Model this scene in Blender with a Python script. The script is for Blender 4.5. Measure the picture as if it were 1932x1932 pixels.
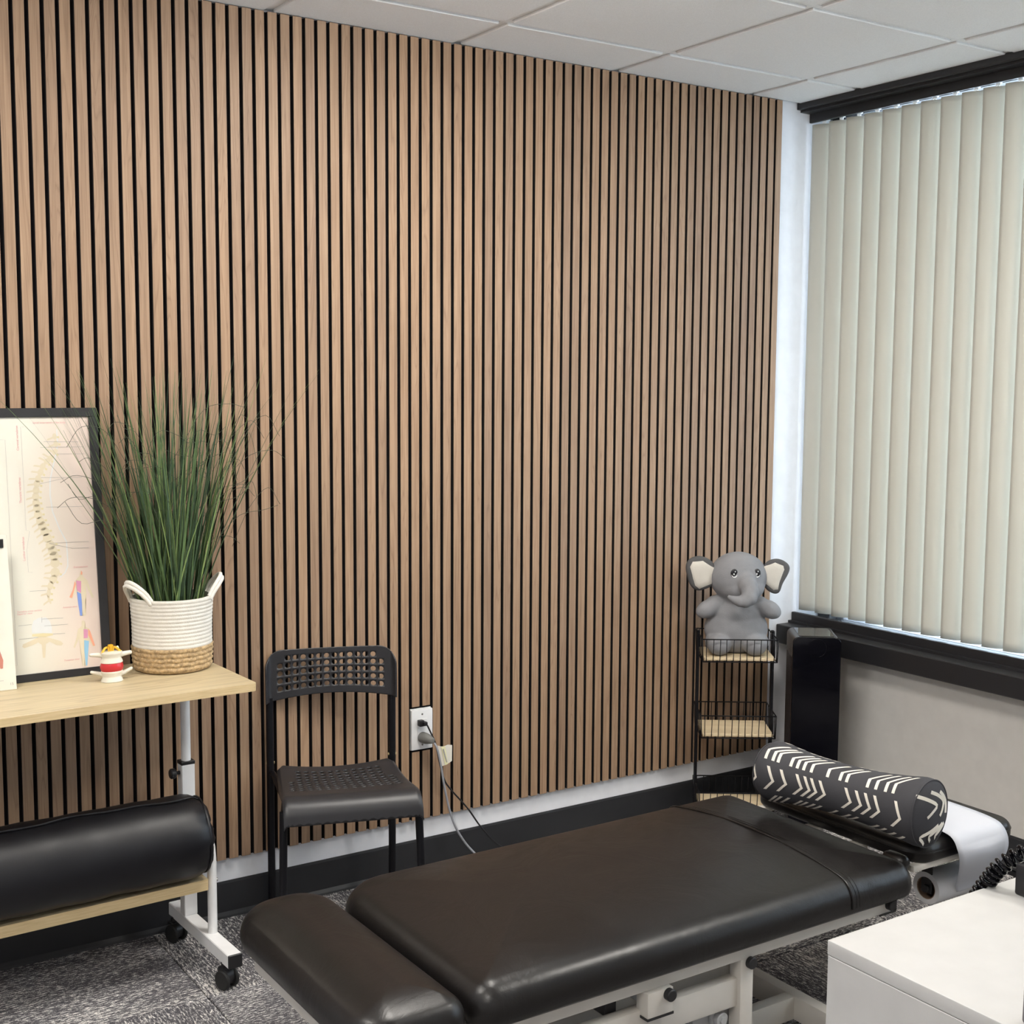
import bpy, bmesh, math, random
from mathutils import Vector, Matrix, Quaternion, noise as mnoise

for o in list(bpy.data.objects):
    bpy.data.objects.remove(o)
scene = bpy.context.scene
COL = scene.collection
R = math.radians
rnd = random.Random(7)

# ---------------------------------------------------------------- camera
cam_d = bpy.data.cameras.new('camera')
cam_d.sensor_width = 36.0
cam_d.lens = 45.4
cam_d.clip_start = 0.05
cam = bpy.data.objects.new('camera', cam_d)
COL.objects.link(cam)
_r = Vector((0.8342022, -0.5514274, 0.0058839))
_u = Vector((0.0507590, 0.0874040, 0.9948789))
_f = Vector((0.5491178, 0.8296315, -0.1009025))
m3 = Matrix((_r, _u, -_f)).transposed()
cam.matrix_world = Matrix.Translation((-1.31022, -3.46639, 1.55995)) @ m3.to_4x4()
scene.camera = cam

# ---------------------------------------------------------------- world, view
world = bpy.data.worlds.new('overcast_sky')
scene.world = world
world.use_nodes = True
bg = world.node_tree.nodes['Background']
bg.inputs['Color'].default_value = (0.70, 0.83, 1.0, 1)
bg.inputs['Strength'].default_value = 9.0
scene.view_settings.view_transform = 'Standard'
scene.view_settings.look = 'None'
scene.view_settings.exposure = 0.24
scene.view_settings.gamma = 1.0
scene.view_settings.use_curve_mapping = False
PANEL_EMIT = 31.0            # ceiling light panels
PANEL_COL = (1.0, 0.95, 0.88)

# ---------------------------------------------------------------- materials
def new_mat(name):
    m = bpy.data.materials.new(name)
    m.use_nodes = True
    nt = m.node_tree
    b = nt.nodes['Principled BSDF']
    return m, nt, b

def N(nt, typ, **kw):
    n = nt.nodes.new(typ)
    for k, v in kw.items():
        if k in n.inputs:
            n.inputs[k].default_value = v
        else:
            setattr(n, k, v)
    return n

def ramp(nt, fac, stops):
    r = nt.nodes.new('ShaderNodeValToRGB')
    el = r.color_ramp.elements
    while len(el) < len(stops):
        el.new(0.5)
    for e, (p, c) in zip(el, stops):
        e.position = p
        e.color = (c[0], c[1], c[2], 1)
    nt.links.new(fac, r.inputs['Fac'])
    return r

def plain(name, col, rough=0.5, metal=0.0, spec=0.5, bump=0.0, bscale=200.0, var=0.0, vscale=20.0, coat=0.0):
    """one colour with a little procedural variation and fine relief"""
    m, nt, b = new_mat(name)
    b.inputs['Roughness'].default_value = rough
    b.inputs['Metallic'].default_value = metal
    b.inputs['Specular IOR Level'].default_value = spec
    b.inputs['Coat Weight'].default_value = coat
    tc = N(nt, 'ShaderNodeTexCoord')
    ns = N(nt, 'ShaderNodeTexNoise', Scale=vscale, Detail=3.0)
    nt.links.new(tc.outputs['Object'], ns.inputs['Vector'])
    v = max(var, 0.03)
    r = ramp(nt, ns.outputs['Fac'], [(0.3, [c * (1 - v) for c in col]), (0.7, [min(1, c * (1 + v)) for c in col])])
    nt.links.new(r.outputs['Color'], b.inputs['Base Color'])
    if bump > 0:
        n2 = N(nt, 'ShaderNodeTexNoise', Scale=bscale, Detail=4.0)
        nt.links.new(tc.outputs['Object'], n2.inputs['Vector'])
        bp = N(nt, 'ShaderNodeBump', Strength=bump, Distance=0.002)
        nt.links.new(n2.outputs['Fac'], bp.inputs['Height'])
        nt.links.new(bp.outputs['Normal'], b.inputs['Normal'])
    return m

def mapped(nt, scale, rand=True, rot=(0, 0, 0)):
    tc = N(nt, 'ShaderNodeTexCoord')
    mp = N(nt, 'ShaderNodeMapping')
    mp.inputs['Scale'].default_value = scale
    mp.inputs['Rotation'].default_value = rot
    nt.links.new(tc.outputs['Object'], mp.inputs['Vector'])
    if rand:
        oi = N(nt, 'ShaderNodeObjectInfo')
        mu = N(nt, 'ShaderNodeMath', operation='MULTIPLY')
        mu.inputs[1].default_value = 137.0
        nt.links.new(oi.outputs['Random'], mu.inputs[0])
        cb = N(nt, 'ShaderNodeCombineXYZ')
        for a in 'XYZ':
            nt.links.new(mu.outputs[0], cb.inputs[a])
        nt.links.new(cb.outputs[0], mp.inputs['Location'])
    return mp.outputs['Vector']

def wood(name, lo, mid, hi, grain=(70, 70, 2.2), rough=0.5, rand=True, tint=0.12, bump=0.06, wave=True, wscale=(22, 22, 0.9)):
    m, nt, b = new_mat(name)
    b.inputs['Roughness'].default_value = rough
    b.inputs['Specular IOR Level'].default_value = 0.35
    v = mapped(nt, grain, rand)
    ns = N(nt, 'ShaderNodeTexNoise', Scale=1.6, Detail=5.0, Roughness=0.6, Distortion=0.4)
    nt.links.new(v, ns.inputs['Vector'])
    base = ramp(nt, ns.outputs['Fac'], [(0.25, lo), (0.5, mid), (0.75, hi)])
    out = base.outputs['Color']
    if wave:
        v2 = mapped(nt, wscale, rand)
        n2 = N(nt, 'ShaderNodeTexNoise', Scale=0.8, Detail=2.0, Distortion=0.6)
        nt.links.new(v2, n2.inputs['Vector'])
        ml = N(nt, 'ShaderNodeMath', operation='MULTIPLY')
        ml.inputs[1].default_value = 22.0
        nt.links.new(n2.outputs['Fac'], ml.inputs[0])
        fr = N(nt, 'ShaderNodeMath', operation='FRACT')
        nt.links.new(ml.outputs[0], fr.inputs[0])
        rp = ramp(nt, fr.outputs[0], [(0.0, (0.72, 0.70, 0.70)), (0.18, (1, 1, 1)), (0.8, (1, 1, 1)), (1.0, (0.80, 0.78, 0.78))])
        mx = N(nt, 'ShaderNodeMixRGB', blend_type='MULTIPLY', Fac=0.75)
        nt.links.new(out, mx.inputs['Color1'])
        nt.links.new(rp.outputs['Color'], mx.inputs['Color2'])
        out = mx.outputs['Color']
    if tint > 0:
        oi = N(nt, 'ShaderNodeObjectInfo')
        rp2 = ramp(nt, oi.outputs['Random'], [(0.0, (1 - tint, 1 - tint, 1 - tint * .8)), (0.5, (1, 1, 1)), (1.0, (1 + tint * .3, 1 + tint * .15, 1))])
        mx = N(nt, 'ShaderNodeMixRGB', blend_type='MULTIPLY', Fac=1.0)
        nt.links.new(out, mx.inputs['Color1'])
        nt.links.new(rp2.outputs['Color'], mx.inputs['Color2'])
        out = mx.outputs['Color']
    nt.links.new(out, b.inputs['Base Color'])
    bp = N(nt, 'ShaderNodeBump', Strength=bump, Distance=0.001)
    nt.links.new(ns.outputs['Fac'], bp.inputs['Height'])
    nt.links.new(bp.outputs['Normal'], b.inputs['Normal'])
    return m

def leather(name, col, rough, crease=0.25):
    m, nt, b = new_mat(name)
    b.inputs['Base Color'].default_value = (*col, 1)
    b.inputs['Specular IOR Level'].default_value = 0.42
    tc = N(nt, 'ShaderNodeTexCoord')
    n1 = N(nt, 'ShaderNodeTexNoise', Scale=6.0, Detail=5.0, Roughness=0.6, Distortion=1.2)
    n2 = N(nt, 'ShaderNodeTexVoronoi', Scale=420.0)
    n3 = N(nt, 'ShaderNodeTexNoise', Scale=2.5, Detail=3.0)
    for n in (n1, n2, n3):
        nt.links.new(tc.outputs['Object'], n.inputs['Vector'])
    rr = N(nt, 'ShaderNodeMapRange')
    rr.inputs['From Min'].default_value = 0.3
    rr.inputs['From Max'].default_value = 0.7
    rr.inputs['To Min'].default_value = rough - 0.04
    rr.inputs['To Max'].default_value = rough + 0.06
    nt.links.new(n1.outputs['Fac'], rr.inputs['Value'])
    nt.links.new(rr.outputs['Result'], b.inputs['Roughness'])
    b1 = N(nt, 'ShaderNodeBump', Strength=crease, Distance=0.006)
    nt.links.new(n1.outputs['Fac'], b1.inputs['Height'])
    b2 = N(nt, 'ShaderNodeBump', Strength=0.05, Distance=0.001)
    nt.links.new(n2.outputs['Distance'], b2.inputs['Height'])
    nt.links.new(b1.outputs['Normal'], b2.inputs['Normal'])
    nt.links.new(b2.outputs['Normal'], b.inputs['Normal'])
    return m

def carpet(name):
    m, nt, b = new_mat(name)
    b.inputs['Roughness'].default_value = 0.95
    b.inputs['Specular IOR Level'].default_value = 0.1
    v = mapped(nt, (70, 270, 1))
    n1 = N(nt, 'ShaderNodeTexNoise', Scale=1.0, Detail=2.0, Roughness=0.6)
    nt.links.new(v, n1.inputs['Vector'])
    v2 = mapped(nt, (330, 420, 330))
    n2 = N(nt, 'ShaderNodeTexNoise', Scale=1.0, Detail=2.0)
    nt.links.new(v2, n2.inputs['Vector'])
    v3 = mapped(nt, (3, 7, 3))
    n3 = N(nt, 'ShaderNodeTexNoise', Scale=1.0, Detail=2.0)
    nt.links.new(v3, n3.inputs['Vector'])
    a = N(nt, 'ShaderNodeMath', operation='MULTIPLY_ADD')
    nt.links.new(n2.outputs['Fac'], a.inputs[0])
    a.inputs[1].default_value = 0.55
    nt.links.new(n1.outputs['Fac'], a.inputs[2])
    a2 = N(nt, 'ShaderNodeMath', operation='MULTIPLY_ADD')
    nt.links.new(n3.outputs['Fac'], a2.inputs[0])
    a2.inputs[1].default_value = 0.35
    nt.links.new(a.outputs[0], a2.inputs[2])
    r = ramp(nt, a2.outputs[0], [(0.80, (0.075, 0.073, 0.082)), (0.98, (0.24, 0.232, 0.235)), (1.0, (0.36, 0.35, 0.345)), (1.14, (0.80, 0.77, 0.73))])
    # ramps stop at 1: rescale the sum
    wv = N(nt, 'ShaderNodeTexWave', wave_type='BANDS', bands_direction='Y', Scale=29.0, Distortion=3.0)
    wv.inputs['Detail'].default_value = 1.0
    wv.inputs['Detail Scale'].default_value = 8.0
    tcw = N(nt, 'ShaderNodeTexCoord')
    nt.links.new(tcw.outputs['Object'], wv.inputs['Vector'])
    a3 = N(nt, 'ShaderNodeMath', operation='MULTIPLY_ADD')
    nt.links.new(wv.outputs['Fac'], a3.inputs[0])
    a3.inputs[1].default_value = 0.07
    nt.links.new(a2.outputs[0], a3.inputs[2])
    mr = N(nt, 'ShaderNodeMapRange')
    mr.inputs['From Min'].default_value = 0.70
    mr.inputs['From Max'].default_value = 1.40
    nt.links.new(a3.outputs[0], mr.inputs['Value'])
    el = r.color_ramp.elements
    for e, p in zip(el, (0.30, 0.49, 0.54, 0.70)):
        e.position = p
    for l in list(r.inputs['Fac'].links):
        nt.links.remove(l)
    nt.links.new(mr.outputs['Result'], r.inputs['Fac'])
    nt.links.new(r.outputs['Color'], b.inputs['Base Color'])
    bp = N(nt, 'ShaderNodeBump', Strength=0.6, Distance=0.003)
    nt.links.new(a.outputs[0], bp.inputs['Height'])
    nt.links.new(bp.outputs['Normal'], b.inputs['Normal'])
    return m

def emitter(name, col, strength):
    m, nt, b = new_mat(name)
    b.inputs['Base Color'].default_value = (0.8, 0.8, 0.8, 1)
    b.inputs['Emission Color'].default_value = (*col, 1)
    b.inputs['Emission Strength'].default_value = strength
    return m

def translucent(name, col, amount=0.5, rough=0.6):
    m, nt, b = new_mat(name)
    b.inputs['Base Color'].default_value = (*col, 1)
    b.inputs['Roughness'].default_value = rough
    t = N(nt, 'ShaderNodeBsdfTranslucent')
    t.inputs['Color'].default_value = (*col, 1)
    mx = N(nt, 'ShaderNodeMixShader')
    mx.inputs['Fac'].default_value = amount
    nt.links.new(b.outputs[0], mx.inputs[1])
    nt.links.new(t.outputs[0], mx.inputs[2])
    nt.links.new(mx.outputs[0], nt.nodes['Material Output'].inputs['Surface'])
    tc = N(nt, 'ShaderNodeTexCoord')
    w = N(nt, 'ShaderNodeTexNoise', Scale=900.0)
    nt.links.new(tc.outputs['Object'], w.inputs['Vector'])
    bp = N(nt, 'ShaderNodeBump', Strength=0.08, Distance=0.001)
    nt.links.new(w.outputs['Fac'], bp.inputs['Height'])
    nt.links.new(bp.outputs['Normal'], b.inputs['Normal'])
    return m

def pane_glass(name):
    m, nt, b = new_mat(name)
    tr = N(nt, 'ShaderNodeBsdfTransparent')
    tr.inputs['Color'].default_value = (0.95, 0.97, 0.97, 1)
    gl = N(nt, 'ShaderNodeBsdfGlossy', Roughness=0.02)
    fr = N(nt, 'ShaderNodeFresnel', IOR=1.45)
    mx = N(nt, 'ShaderNodeMixShader')
    nt.links.new(fr.outputs[0], mx.inputs['Fac'])
    nt.links.new(tr.outputs[0], mx.inputs[1])
    nt.links.new(gl.outputs[0], mx.inputs[2])
    nt.links.new(mx.outputs[0], nt.nodes['Material Output'].inputs['Surface'])
    return m

MAT = {}
MAT['slat'] = wood('walnut_veneer', (0.268, 0.173, 0.108), (0.350, 0.230, 0.146), (0.424, 0.288, 0.185))
MAT['slatside'] = plain('black_slat_core', (0.012, 0.010, 0.010), 0.8)
MAT['felt'] = plain('black_felt', (0.010, 0.009, 0.010), 0.95, spec=0.1, bump=0.3, bscale=600)
MAT['drywall'] = plain('white_drywall', (0.83, 0.845, 0.89), 0.7, bump=0.05, bscale=250)  # white paint; the cool tint of daylight is put into its colour
MAT['shadedwall'] = plain('shaded_drywall', (0.62, 0.605, 0.575), 0.7, bump=0.05, bscale=250)  # backlit white wall; its shade is put into this grey
MAT['ceil'] = plain('mineral_tile', (0.93, 0.93, 0.92), 0.9, bump=0.5, bscale=420, var=0.04, vscale=300)
MAT['grid'] = plain('white_grid_metal', (0.86, 0.86, 0.85), 0.45)
MAT['blackpaint'] = plain('black_paint', (0.016, 0.016, 0.018), 0.42, bump=0.05)
MAT['base'] = plain('charcoal_vinyl', (0.020, 0.021, 0.024), 0.5)
MAT['carpet'] = carpet('loop_carpet')
MAT['vane'] = translucent('vane_fabric', (0.62, 0.605, 0.535), 0.20)
MAT['whiteplastic'] = plain('white_plastic', (0.80, 0.80, 0.80), 0.35)
MAT['alu'] = plain('aluminium_track', (0.75, 0.75, 0.75), 0.35)
MAT['glass'] = pane_glass('window_glass')
MAT['leather'] = leather('black_vinyl', (0.008, 0.007, 0.007), 0.33, 0.32)
MAT['leather2'] = leather('black_bolster_vinyl', (0.005, 0.005, 0.007), 0.42, 0.12)
MAT['cream'] = plain('cream_steel', (0.66, 0.63, 0.58), 0.4)
MAT['white'] = plain('white_steel', (0.82, 0.82, 0.82), 0.35)
MAT['chrome'] = plain('bright_steel', (0.6, 0.6, 0.6), 0.25, metal=1.0)
MAT['blackplastic'] = plain('black_plastic', (0.012, 0.012, 0.014), 0.42)
MAT['rubber'] = plain('black_rubber', (0.012, 0.012, 0.012), 0.6)
MAT['chair'] = plain('charcoal_polypropylene', (0.022, 0.022, 0.025), 0.38, bump=0.08, bscale=900)
MAT['tube'] = plain('black_powder_coat', (0.004, 0.004, 0.006), 0.5, spec=0.25)
MAT['gloss'] = plain('gloss_black', (0.003, 0.003, 0.005), 0.08, spec=0.22)
MAT['sideblack'] = plain('satin_dark_brown', (0.018, 0.013, 0.013), 0.35)
MAT['oak'] = wood('pale_oak_laminate', (0.46, 0.375, 0.225), (0.53, 0.435, 0.27), (0.585, 0.485, 0.32), grain=(2.0, 45, 45), rough=0.38, rand=False, tint=0, bump=0.02, wscale=(0.8, 14, 14))
MAT['oakedge'] = wood('pale_oak_edge', (0.52, 0.38, 0.20), (0.62, 0.47, 0.26), (0.70, 0.55, 0.33), grain=(8.0, 200, 200), rough=0.5, rand=False, tint=0, bump=0.05, wave=False)
MAT['birch'] = wood('birch_board', (0.62, 0.49, 0.31), (0.70, 0.57, 0.37), (0.76, 0.63, 0.43), grain=(3.0, 40, 40), rough=0.5, rand=True, tint=0.05, wave=False)
MAT['cotton'] = plain('white_cotton_rope', (0.70, 0.67, 0.605), 0.9, bump=0.5, bscale=350, var=0.05, vscale=60)
MAT['jute'] = plain('jute_braid', (0.44, 0.31, 0.165), 0.9, bump=0.8, bscale=300, var=0.35, vscale=120)
MAT['soil'] = plain('dark_moss', (0.02, 0.025, 0.012), 0.95)
MAT['grass'] = [plain('grass_dark', (0.034, 0.066, 0.028), 0.5, var=0.2), plain('grass_mid', (0.080, 0.135, 0.047), 0.5, var=0.2),
                plain('grass_light', (0.19, 0.27, 0.09), 0.5, var=0.2), plain('grass_wisp', (0.05, 0.06, 0.035), 0.6)]
MAT['plush'] = plain('grey_plush', (0.25, 0.253, 0.268), 0.85, spec=0.2, bump=0.35, bscale=260, var=0.10, vscale=14)
MAT['plushdark'] = plain('dark_grey_plush', (0.10, 0.10, 0.102), 0.85, spec=0.2, bump=0.3, bscale=260, var=0.08)
MAT['earlining'] = plain('cream_plush', (0.62, 0.59, 0.53), 0.9, bump=0.3, bscale=200, var=0.05)
MAT['eyeblack'] = plain('black_thread', (0.008, 0.008, 0.012), 0.3)
MAT['eyewhite'] = plain('white_thread', (0.85, 0.85, 0.85), 0.5)
MAT['canvas'] = plain('charcoal_canvas', (0.052, 0.052, 0.058), 0.8, spec=0.2, bump=0.25, bscale=500, var=0.1, vscale=10)
MAT['print'] = plain('cream_print', (0.74, 0.70, 0.62), 0.8)
MAT['paper'] = translucent('exam_paper', (0.66, 0.68, 0.74), 0.18, 0.7)
MAT['rollpaper'] = plain('paper_roll', (0.60, 0.60, 0.62), 0.7)
MAT['cardboard'] = plain('brown_cardboard', (0.20, 0.13, 0.09), 0.9)
MAT['greyrubber'] = plain('grey_rubber', (0.17, 0.17, 0.16), 0.5)
MAT['greycable'] = plain('grey_cable', (0.30, 0.31, 0.34), 0.45)
MAT['bone'] = plain('bone_plastic', (0.72, 0.68, 0.58), 0.4)
MAT['red'] = plain('red_disc_plastic', (0.52, 0.025, 0.03), 0.32)
MAT['yellow'] = plain('yellow_nerve_plastic', (0.75, 0.42, 0.03), 0.3)
MAT['cabinet'] = plain('white_melamine', (0.50, 0.50, 0.495), 0.4)
MAT['framewood'] = plain('black_frame', (0.018, 0.018, 0.020), 0.4)
MAT['brown_metal'] = plain('brass_tan_metal', (0.45, 0.36, 0.18), 0.4)
MAT['motor'] = plain('grey_motor_paint', (0.42, 0.43, 0.44), 0.4)
MAT['steelblue'] = plain('blue_steel_tube', (0.30, 0.38, 0.44), 0.25, metal=0.6)
MAT['yellowlabel'] = plain('pale_yellow_print', (0.75, 0.72, 0.45), 0.7)
MAT['ink'] = plain('grey_ink', (0.30, 0.29, 0.28), 0.8)
MAT['inklight'] = plain('pale_grey_ink', (0.50, 0.47, 0.44), 0.8)
MAT['inkred'] = plain('pale_red_ink', (0.72, 0.36, 0.36), 0.8)
MAT['p_yellow'] = plain('print_yellow', (0.68, 0.60, 0.36), 0.8)
MAT['p_bone'] = plain('print_bone', (0.68, 0.60, 0.44), 0.8)
MAT['p_pale'] = plain('print_pale_blue', (0.68, 0.69, 0.68), 0.8)
MAT['p_pink'] = plain('print_pink', (0.62, 0.28, 0.42), 0.8)
MAT['p_blue'] = plain('print_blue', (0.20, 0.30, 0.66), 0.8)
MAT['p_cyan'] = plain('print_cyan', (0.28, 0.52, 0.72), 0.8)
MAT['p_orange'] = plain('print_orange', (0.78, 0.36, 0.24), 0.8)
MAT['p_red'] = plain('print_muscle_red', (0.50, 0.20, 0.15), 0.8)
MAT['card'] = plain('cream_card', (0.73, 0.69, 0.60), 0.6)

def poster_mat():
    m, nt, b = new_mat('poster_print')
    b.inputs['Roughness'].default_value = 0.35
    tc = N(nt, 'ShaderNodeTexCoord')
    sp = N(nt, 'ShaderNodeSeparateXYZ')
    nt.links.new(tc.outputs['Object'], sp.inputs[0])
    ns = N(nt, 'ShaderNodeTexNoise', Scale=4.0, Detail=1.0)
    nt.links.new(tc.outputs['Object'], ns.inputs['Vector'])
    ad = N(nt, 'ShaderNodeMath', operation='MULTIPLY_ADD')
    nt.links.new(ns.outputs['Fac'], ad.inputs[0])
    ad.inputs[1].default_value = 0.10
    nt.links.new(sp.outputs['X'], ad.inputs[2])
    mr = N(nt, 'ShaderNodeMapRange')
    mr.inputs['From Min'].default_value = -0.16
    mr.inputs['From Max'].default_value = 0.0
    nt.links.new(ad.outputs[0], mr.inputs['Value'])
    r = ramp(nt, mr.outputs['Result'], [(0.0, (0.72, 0.70, 0.61)), (0.5, (0.72, 0.65, 0.56)), (1.0, (0.71, 0.59, 0.52))])
    nt.links.new(r.outputs['Color'], b.inputs['Base Color'])
    return m
MAT['poster'] = poster_mat()

# ---------------------------------------------------------------- mesh helpers
class MB:
    """collects shapes into one bmesh; build() links it as ONE object"""
    def __init__(s):
        s.bm = bmesh.new()

    def box(s, x0, x1, y0, y1, z0, z1, bev=0.0, seg=2, mat=0, tf=None):
        g = bmesh.ops.create_cube(s.bm, size=1.0)
        vs = g['verts']
        for v in vs:
            v.co = Vector(((x0 + x1) / 2 + v.co.x * (x1 - x0), (y0 + y1) / 2 + v.co.y * (y1 - y0), (z0 + z1) / 2 + v.co.z * (z1 - z0)))
        fs = set(f for v in vs for f in v.link_faces)
        for f in fs:
            f.material_index = mat
        if bev > 0:
            es = list(set(e for v in vs for e in v.link_edges))
            r = bmesh.ops.bevel(s.bm, geom=es, offset=bev, segments=seg, profile=0.5, affect='EDGES', clamp_overlap=True)
            vs = list(set(v for f in r['faces'] for v in f.verts) | set(v for v in vs if v.is_valid))
        if tf is not None:
            for v in vs:
                v.co = tf @ v.co
        return vs

    def ring(s, c, ax, u, w, r, n, r2=None):
        return [s.bm.verts.new(c + u * (r * math.cos(2 * math.pi * i / n)) + w * ((r2 or r) * math.sin(2 * math.pi * i / n))) for i in range(n)]

    def bridge(s, a, b, mat=0, smooth=True):
        n = len(a)
        for i in range(n):
            f = s.bm.faces.new((a[i], a[(i + 1) % n], b[(i + 1) % n], b[i]))
            f.smooth = smooth
            f.material_index = mat

    def cap(s, a, mat=0, flip=False):
        f = s.bm.faces.new(list(reversed(a)) if flip else a)
        f.material_index = mat
        return f

    def tube(s, pts, r, n=10, mat=0, caps=True, radii=None, closed=False):
        pts = [Vector(p) for p in pts]
        k = len(pts)
        prev = None
        rings = []
        for i, p in enumerate(pts):
            if closed:
                t = (pts[(i + 1) % k] - pts[i - 1]).normalized()
            elif i == 0:
                t = (pts[1] - pts[0]).normalized()
            elif i == k - 1:
                t = (pts[-1] - pts[-2]).normalized()
            else:
                t = ((pts[i + 1] - p).normalized() + (p - pts[i - 1]).normalized()).normalized()
            if prev is None:
                ref = Vector((0, 0, 1)) if abs(t.z) < 0.9 else Vector((1, 0, 0))
                u = t.cross(ref).normalized()
            else:
                u = (prev - t * prev.dot(t)).normalized()
            prev = u
            w = t.cross(u)
            rings.append(s.ring(p, t, u, w, radii[i] if radii else r, n))
        for a, b in zip(rings, rings[1:]):
            s.bridge(a, b, mat)
        if closed:
            # match the seam by nearest start
            a, b = rings[-1], rings[0]
            j = min(range(n), key=lambda q: (b[q].co - a[0].co).length)
            s.bridge(a, b[j:] + b[:j], mat)
        elif caps:
            s.cap(rings[0], mat, True)
            s.cap(rings[-1], mat)
        return rings

    def cyl(s, p0, p1, r, n=20, mat=0, r1=None, bev=0.0):
        p0, p1 = Vector(p0), Vector(p1)
        if bev > 0:
            d = (p1 - p0).normalized()
            return s.tube([p0, p0 + d * bev, p1 - d * bev, p1], r, n, mat, radii=[r - bev, r, r1 or r, (r1 or r) - bev])
        return s.tube([p0, p1], r, n, mat, radii=[r, r1 or r])

    def lathe(s, prof, c=(0, 0, 0), n=32, mat=0, cap0=True, cap1=True, sx=1.0, sy=1.0, axis='Z'):
        c = Vector(c)
        rings = []
        for r, z in prof:
            row = []
            for i in range(n):
                a = 2 * math.pi * i / n
                p = Vector((r * math.cos(a) * sx, r * math.sin(a) * sy, z))
                if axis == 'X':
                    p = Vector((p.z, p.x, p.y))
                elif axis == 'Y':
                    p = Vector((p.y, p.z, p.x))
                row.append(s.bm.verts.new(c + p))
            rings.append(row)
        for a, b in zip(rings, rings[1:]):
            s.bridge(a, b, mat)
        if cap0:
            s.cap(rings[0], mat, True)
        if cap1:
            s.cap(rings[-1], mat)
        return rings

    def ball(s, c, rx, ry, rz, n=20, m=12, mat=0, tf=None):
        g = bmesh.ops.create_uvsphere(s.bm, u_segments=n, v_segments=m, radius=1.0)
        for v in g['verts']:
            p = Vector((v.co.x * rx, v.co.y * ry, v.co.z * rz))
            if tf is not None:
                p = tf @ p
            v.co = p + Vector(c)
            for f in v.link_faces:
                f.smooth = True
                f.material_index = mat

    def prism(s, poly, z0, z1, mat=0, tf=None):
        """poly in xy, extruded in z"""
        a = [s.bm.verts.new(Vector((x, y, z0))) for x, y in poly]
        b = [s.bm.verts.new(Vector((x, y, z1))) for x, y in poly]
        s.bridge(a, b, mat, False)
        s.cap(a, mat, True)
        s.cap(b, mat)
        if tf is not None:
            for v in a + b:
                v.co = tf @ v.co

    def cushion(s, cx, cy, hx, hy, z0, z1, rps, re, crown=0.0, mat=0, n=16, tf=None, reb=None):
        """rounded-rectangle pad: plan corner radius rp, edge radius re, domed top"""
        reb = re if reb is None else reb
        rps = rps if isinstance(rps, tuple) else (rps,) * 4
        def contour(d):
            ax, ay = hx - d, hy - d
            ax, ay = max(ax, 0.0041), max(ay, 0.0041)
            out = []
            for q, (sx, sy) in enumerate(((1, 1), (-1, 1), (-1, -1), (1, -1))):
                r = min(max(rps[q] - d, 0.004), ax, ay)
                for i in range(n + 1):
                    a = math.pi / 2 * (q + i / n)
                    out.append((sx * (ax - r) + r * math.cos(a), sy * (ay - r) + r * math.sin(a)))
            return out
        rows = []
        for i in range(4):
            a = math.pi / 2 * i / 3
            rows.append((reb * (1 - math.sin(a)), z0 + reb * (1 - math.cos(a))))
        hm = min(hx, hy)
        amax = math.pi / 2 - math.atan(2.2 * crown / (hm - re))   # the edge runs into the dome without a crease
        for i in range(13):
            a = amax * i / 12
            rows.append((re * (1 - math.cos(a)), z1 - re * (1 - math.sin(a))))
        top = []
        d0, zt = rows[-1]
        for i in range(1, 11):
            d = d0 + (hm * 0.90 - d0) * i / 10
            k = (d - d0) / (hm - d0)
            top.append((d, zt + crown * (1 - (1 - k) ** 2.2)))
        rings = []
        for d, z in rows + top:
            rings.append([s.bm.verts.new(Vector((cx + x, cy + y, z))) for x, y in contour(d)])
        for a, b in zip(rings, rings[1:]):
            s.bridge(a, b, mat)
        s.cap(rings[0], mat, True)
        s.cap(rings[-1], mat)
        if tf is not None:
            for r_ in rings:
                for v in r_:
                    v.co = tf @ v.co

    def strip(s, pts, width, normal, mat=0):
        """flat ribbon along pts lying across normal"""
        pts = [Vector(p) for p in pts]
        nn = Vector(normal)
        L, Q = [], []
        for i, p in enumerate(pts):
            t = (pts[min(i + 1, len(pts) - 1)] - pts[max(i - 1, 0)]).normalized()
            w = t.cross(nn).normalized() * (width / 2)
            L.append(s.bm.verts.new(p - w))
            Q.append(s.bm.verts.new(p + w))
        for i in range(len(pts) - 1):
            f = s.bm.faces.new((L[i], Q[i], Q[i + 1], L[i + 1]))
            f.material_index = mat

    def build(s, name, mats, parent=None, loc=None, smooth=None, recalc=True):
        if recalc:
            bmesh.ops.recalc_face_normals(s.bm, faces=s.bm.faces)
        me = bpy.data.meshes.new(name)
        s.bm.to_mesh(me)
        s.bm.free()
        for m in (mats if isinstance(mats, (list, tuple)) else [mats]):
            me.materials.append(m)
        if smooth is not None:
            me.polygons.foreach_set('use_smooth', [True] * len(me.polygons))
            me.set_sharp_from_angle(angle=R(smooth))
        o = bpy.data.objects.new(name, me)
        COL.objects.link(o)
        if parent is not None:
            o.parent = parent
        if loc is not None:
            o.location = loc
        return o

def thing(name, label, cat, loc=(0, 0, 0), rz=0.0, group=None):
    o = bpy.data.objects.new(name, None)
    o.empty_display_size = 0.1
    COL.objects.link(o)
    o.location = loc
    o.rotation_euler = (0, 0, rz)
    tag(o, label, cat, group)
    return o

def tag(o, label, cat, group=None):
    o['label'] = label
    o['category'] = cat
    if group:
        o['group'] = group
    return o

def struct(o):
    o['kind'] = 'structure'
    return o

def dup(o, parent=None, loc=None):
    c = o.copy()
    COL.objects.link(c)
    if parent is not None:
        c.parent = parent
    if loc is not None:
        c.location = loc
    return c

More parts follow.
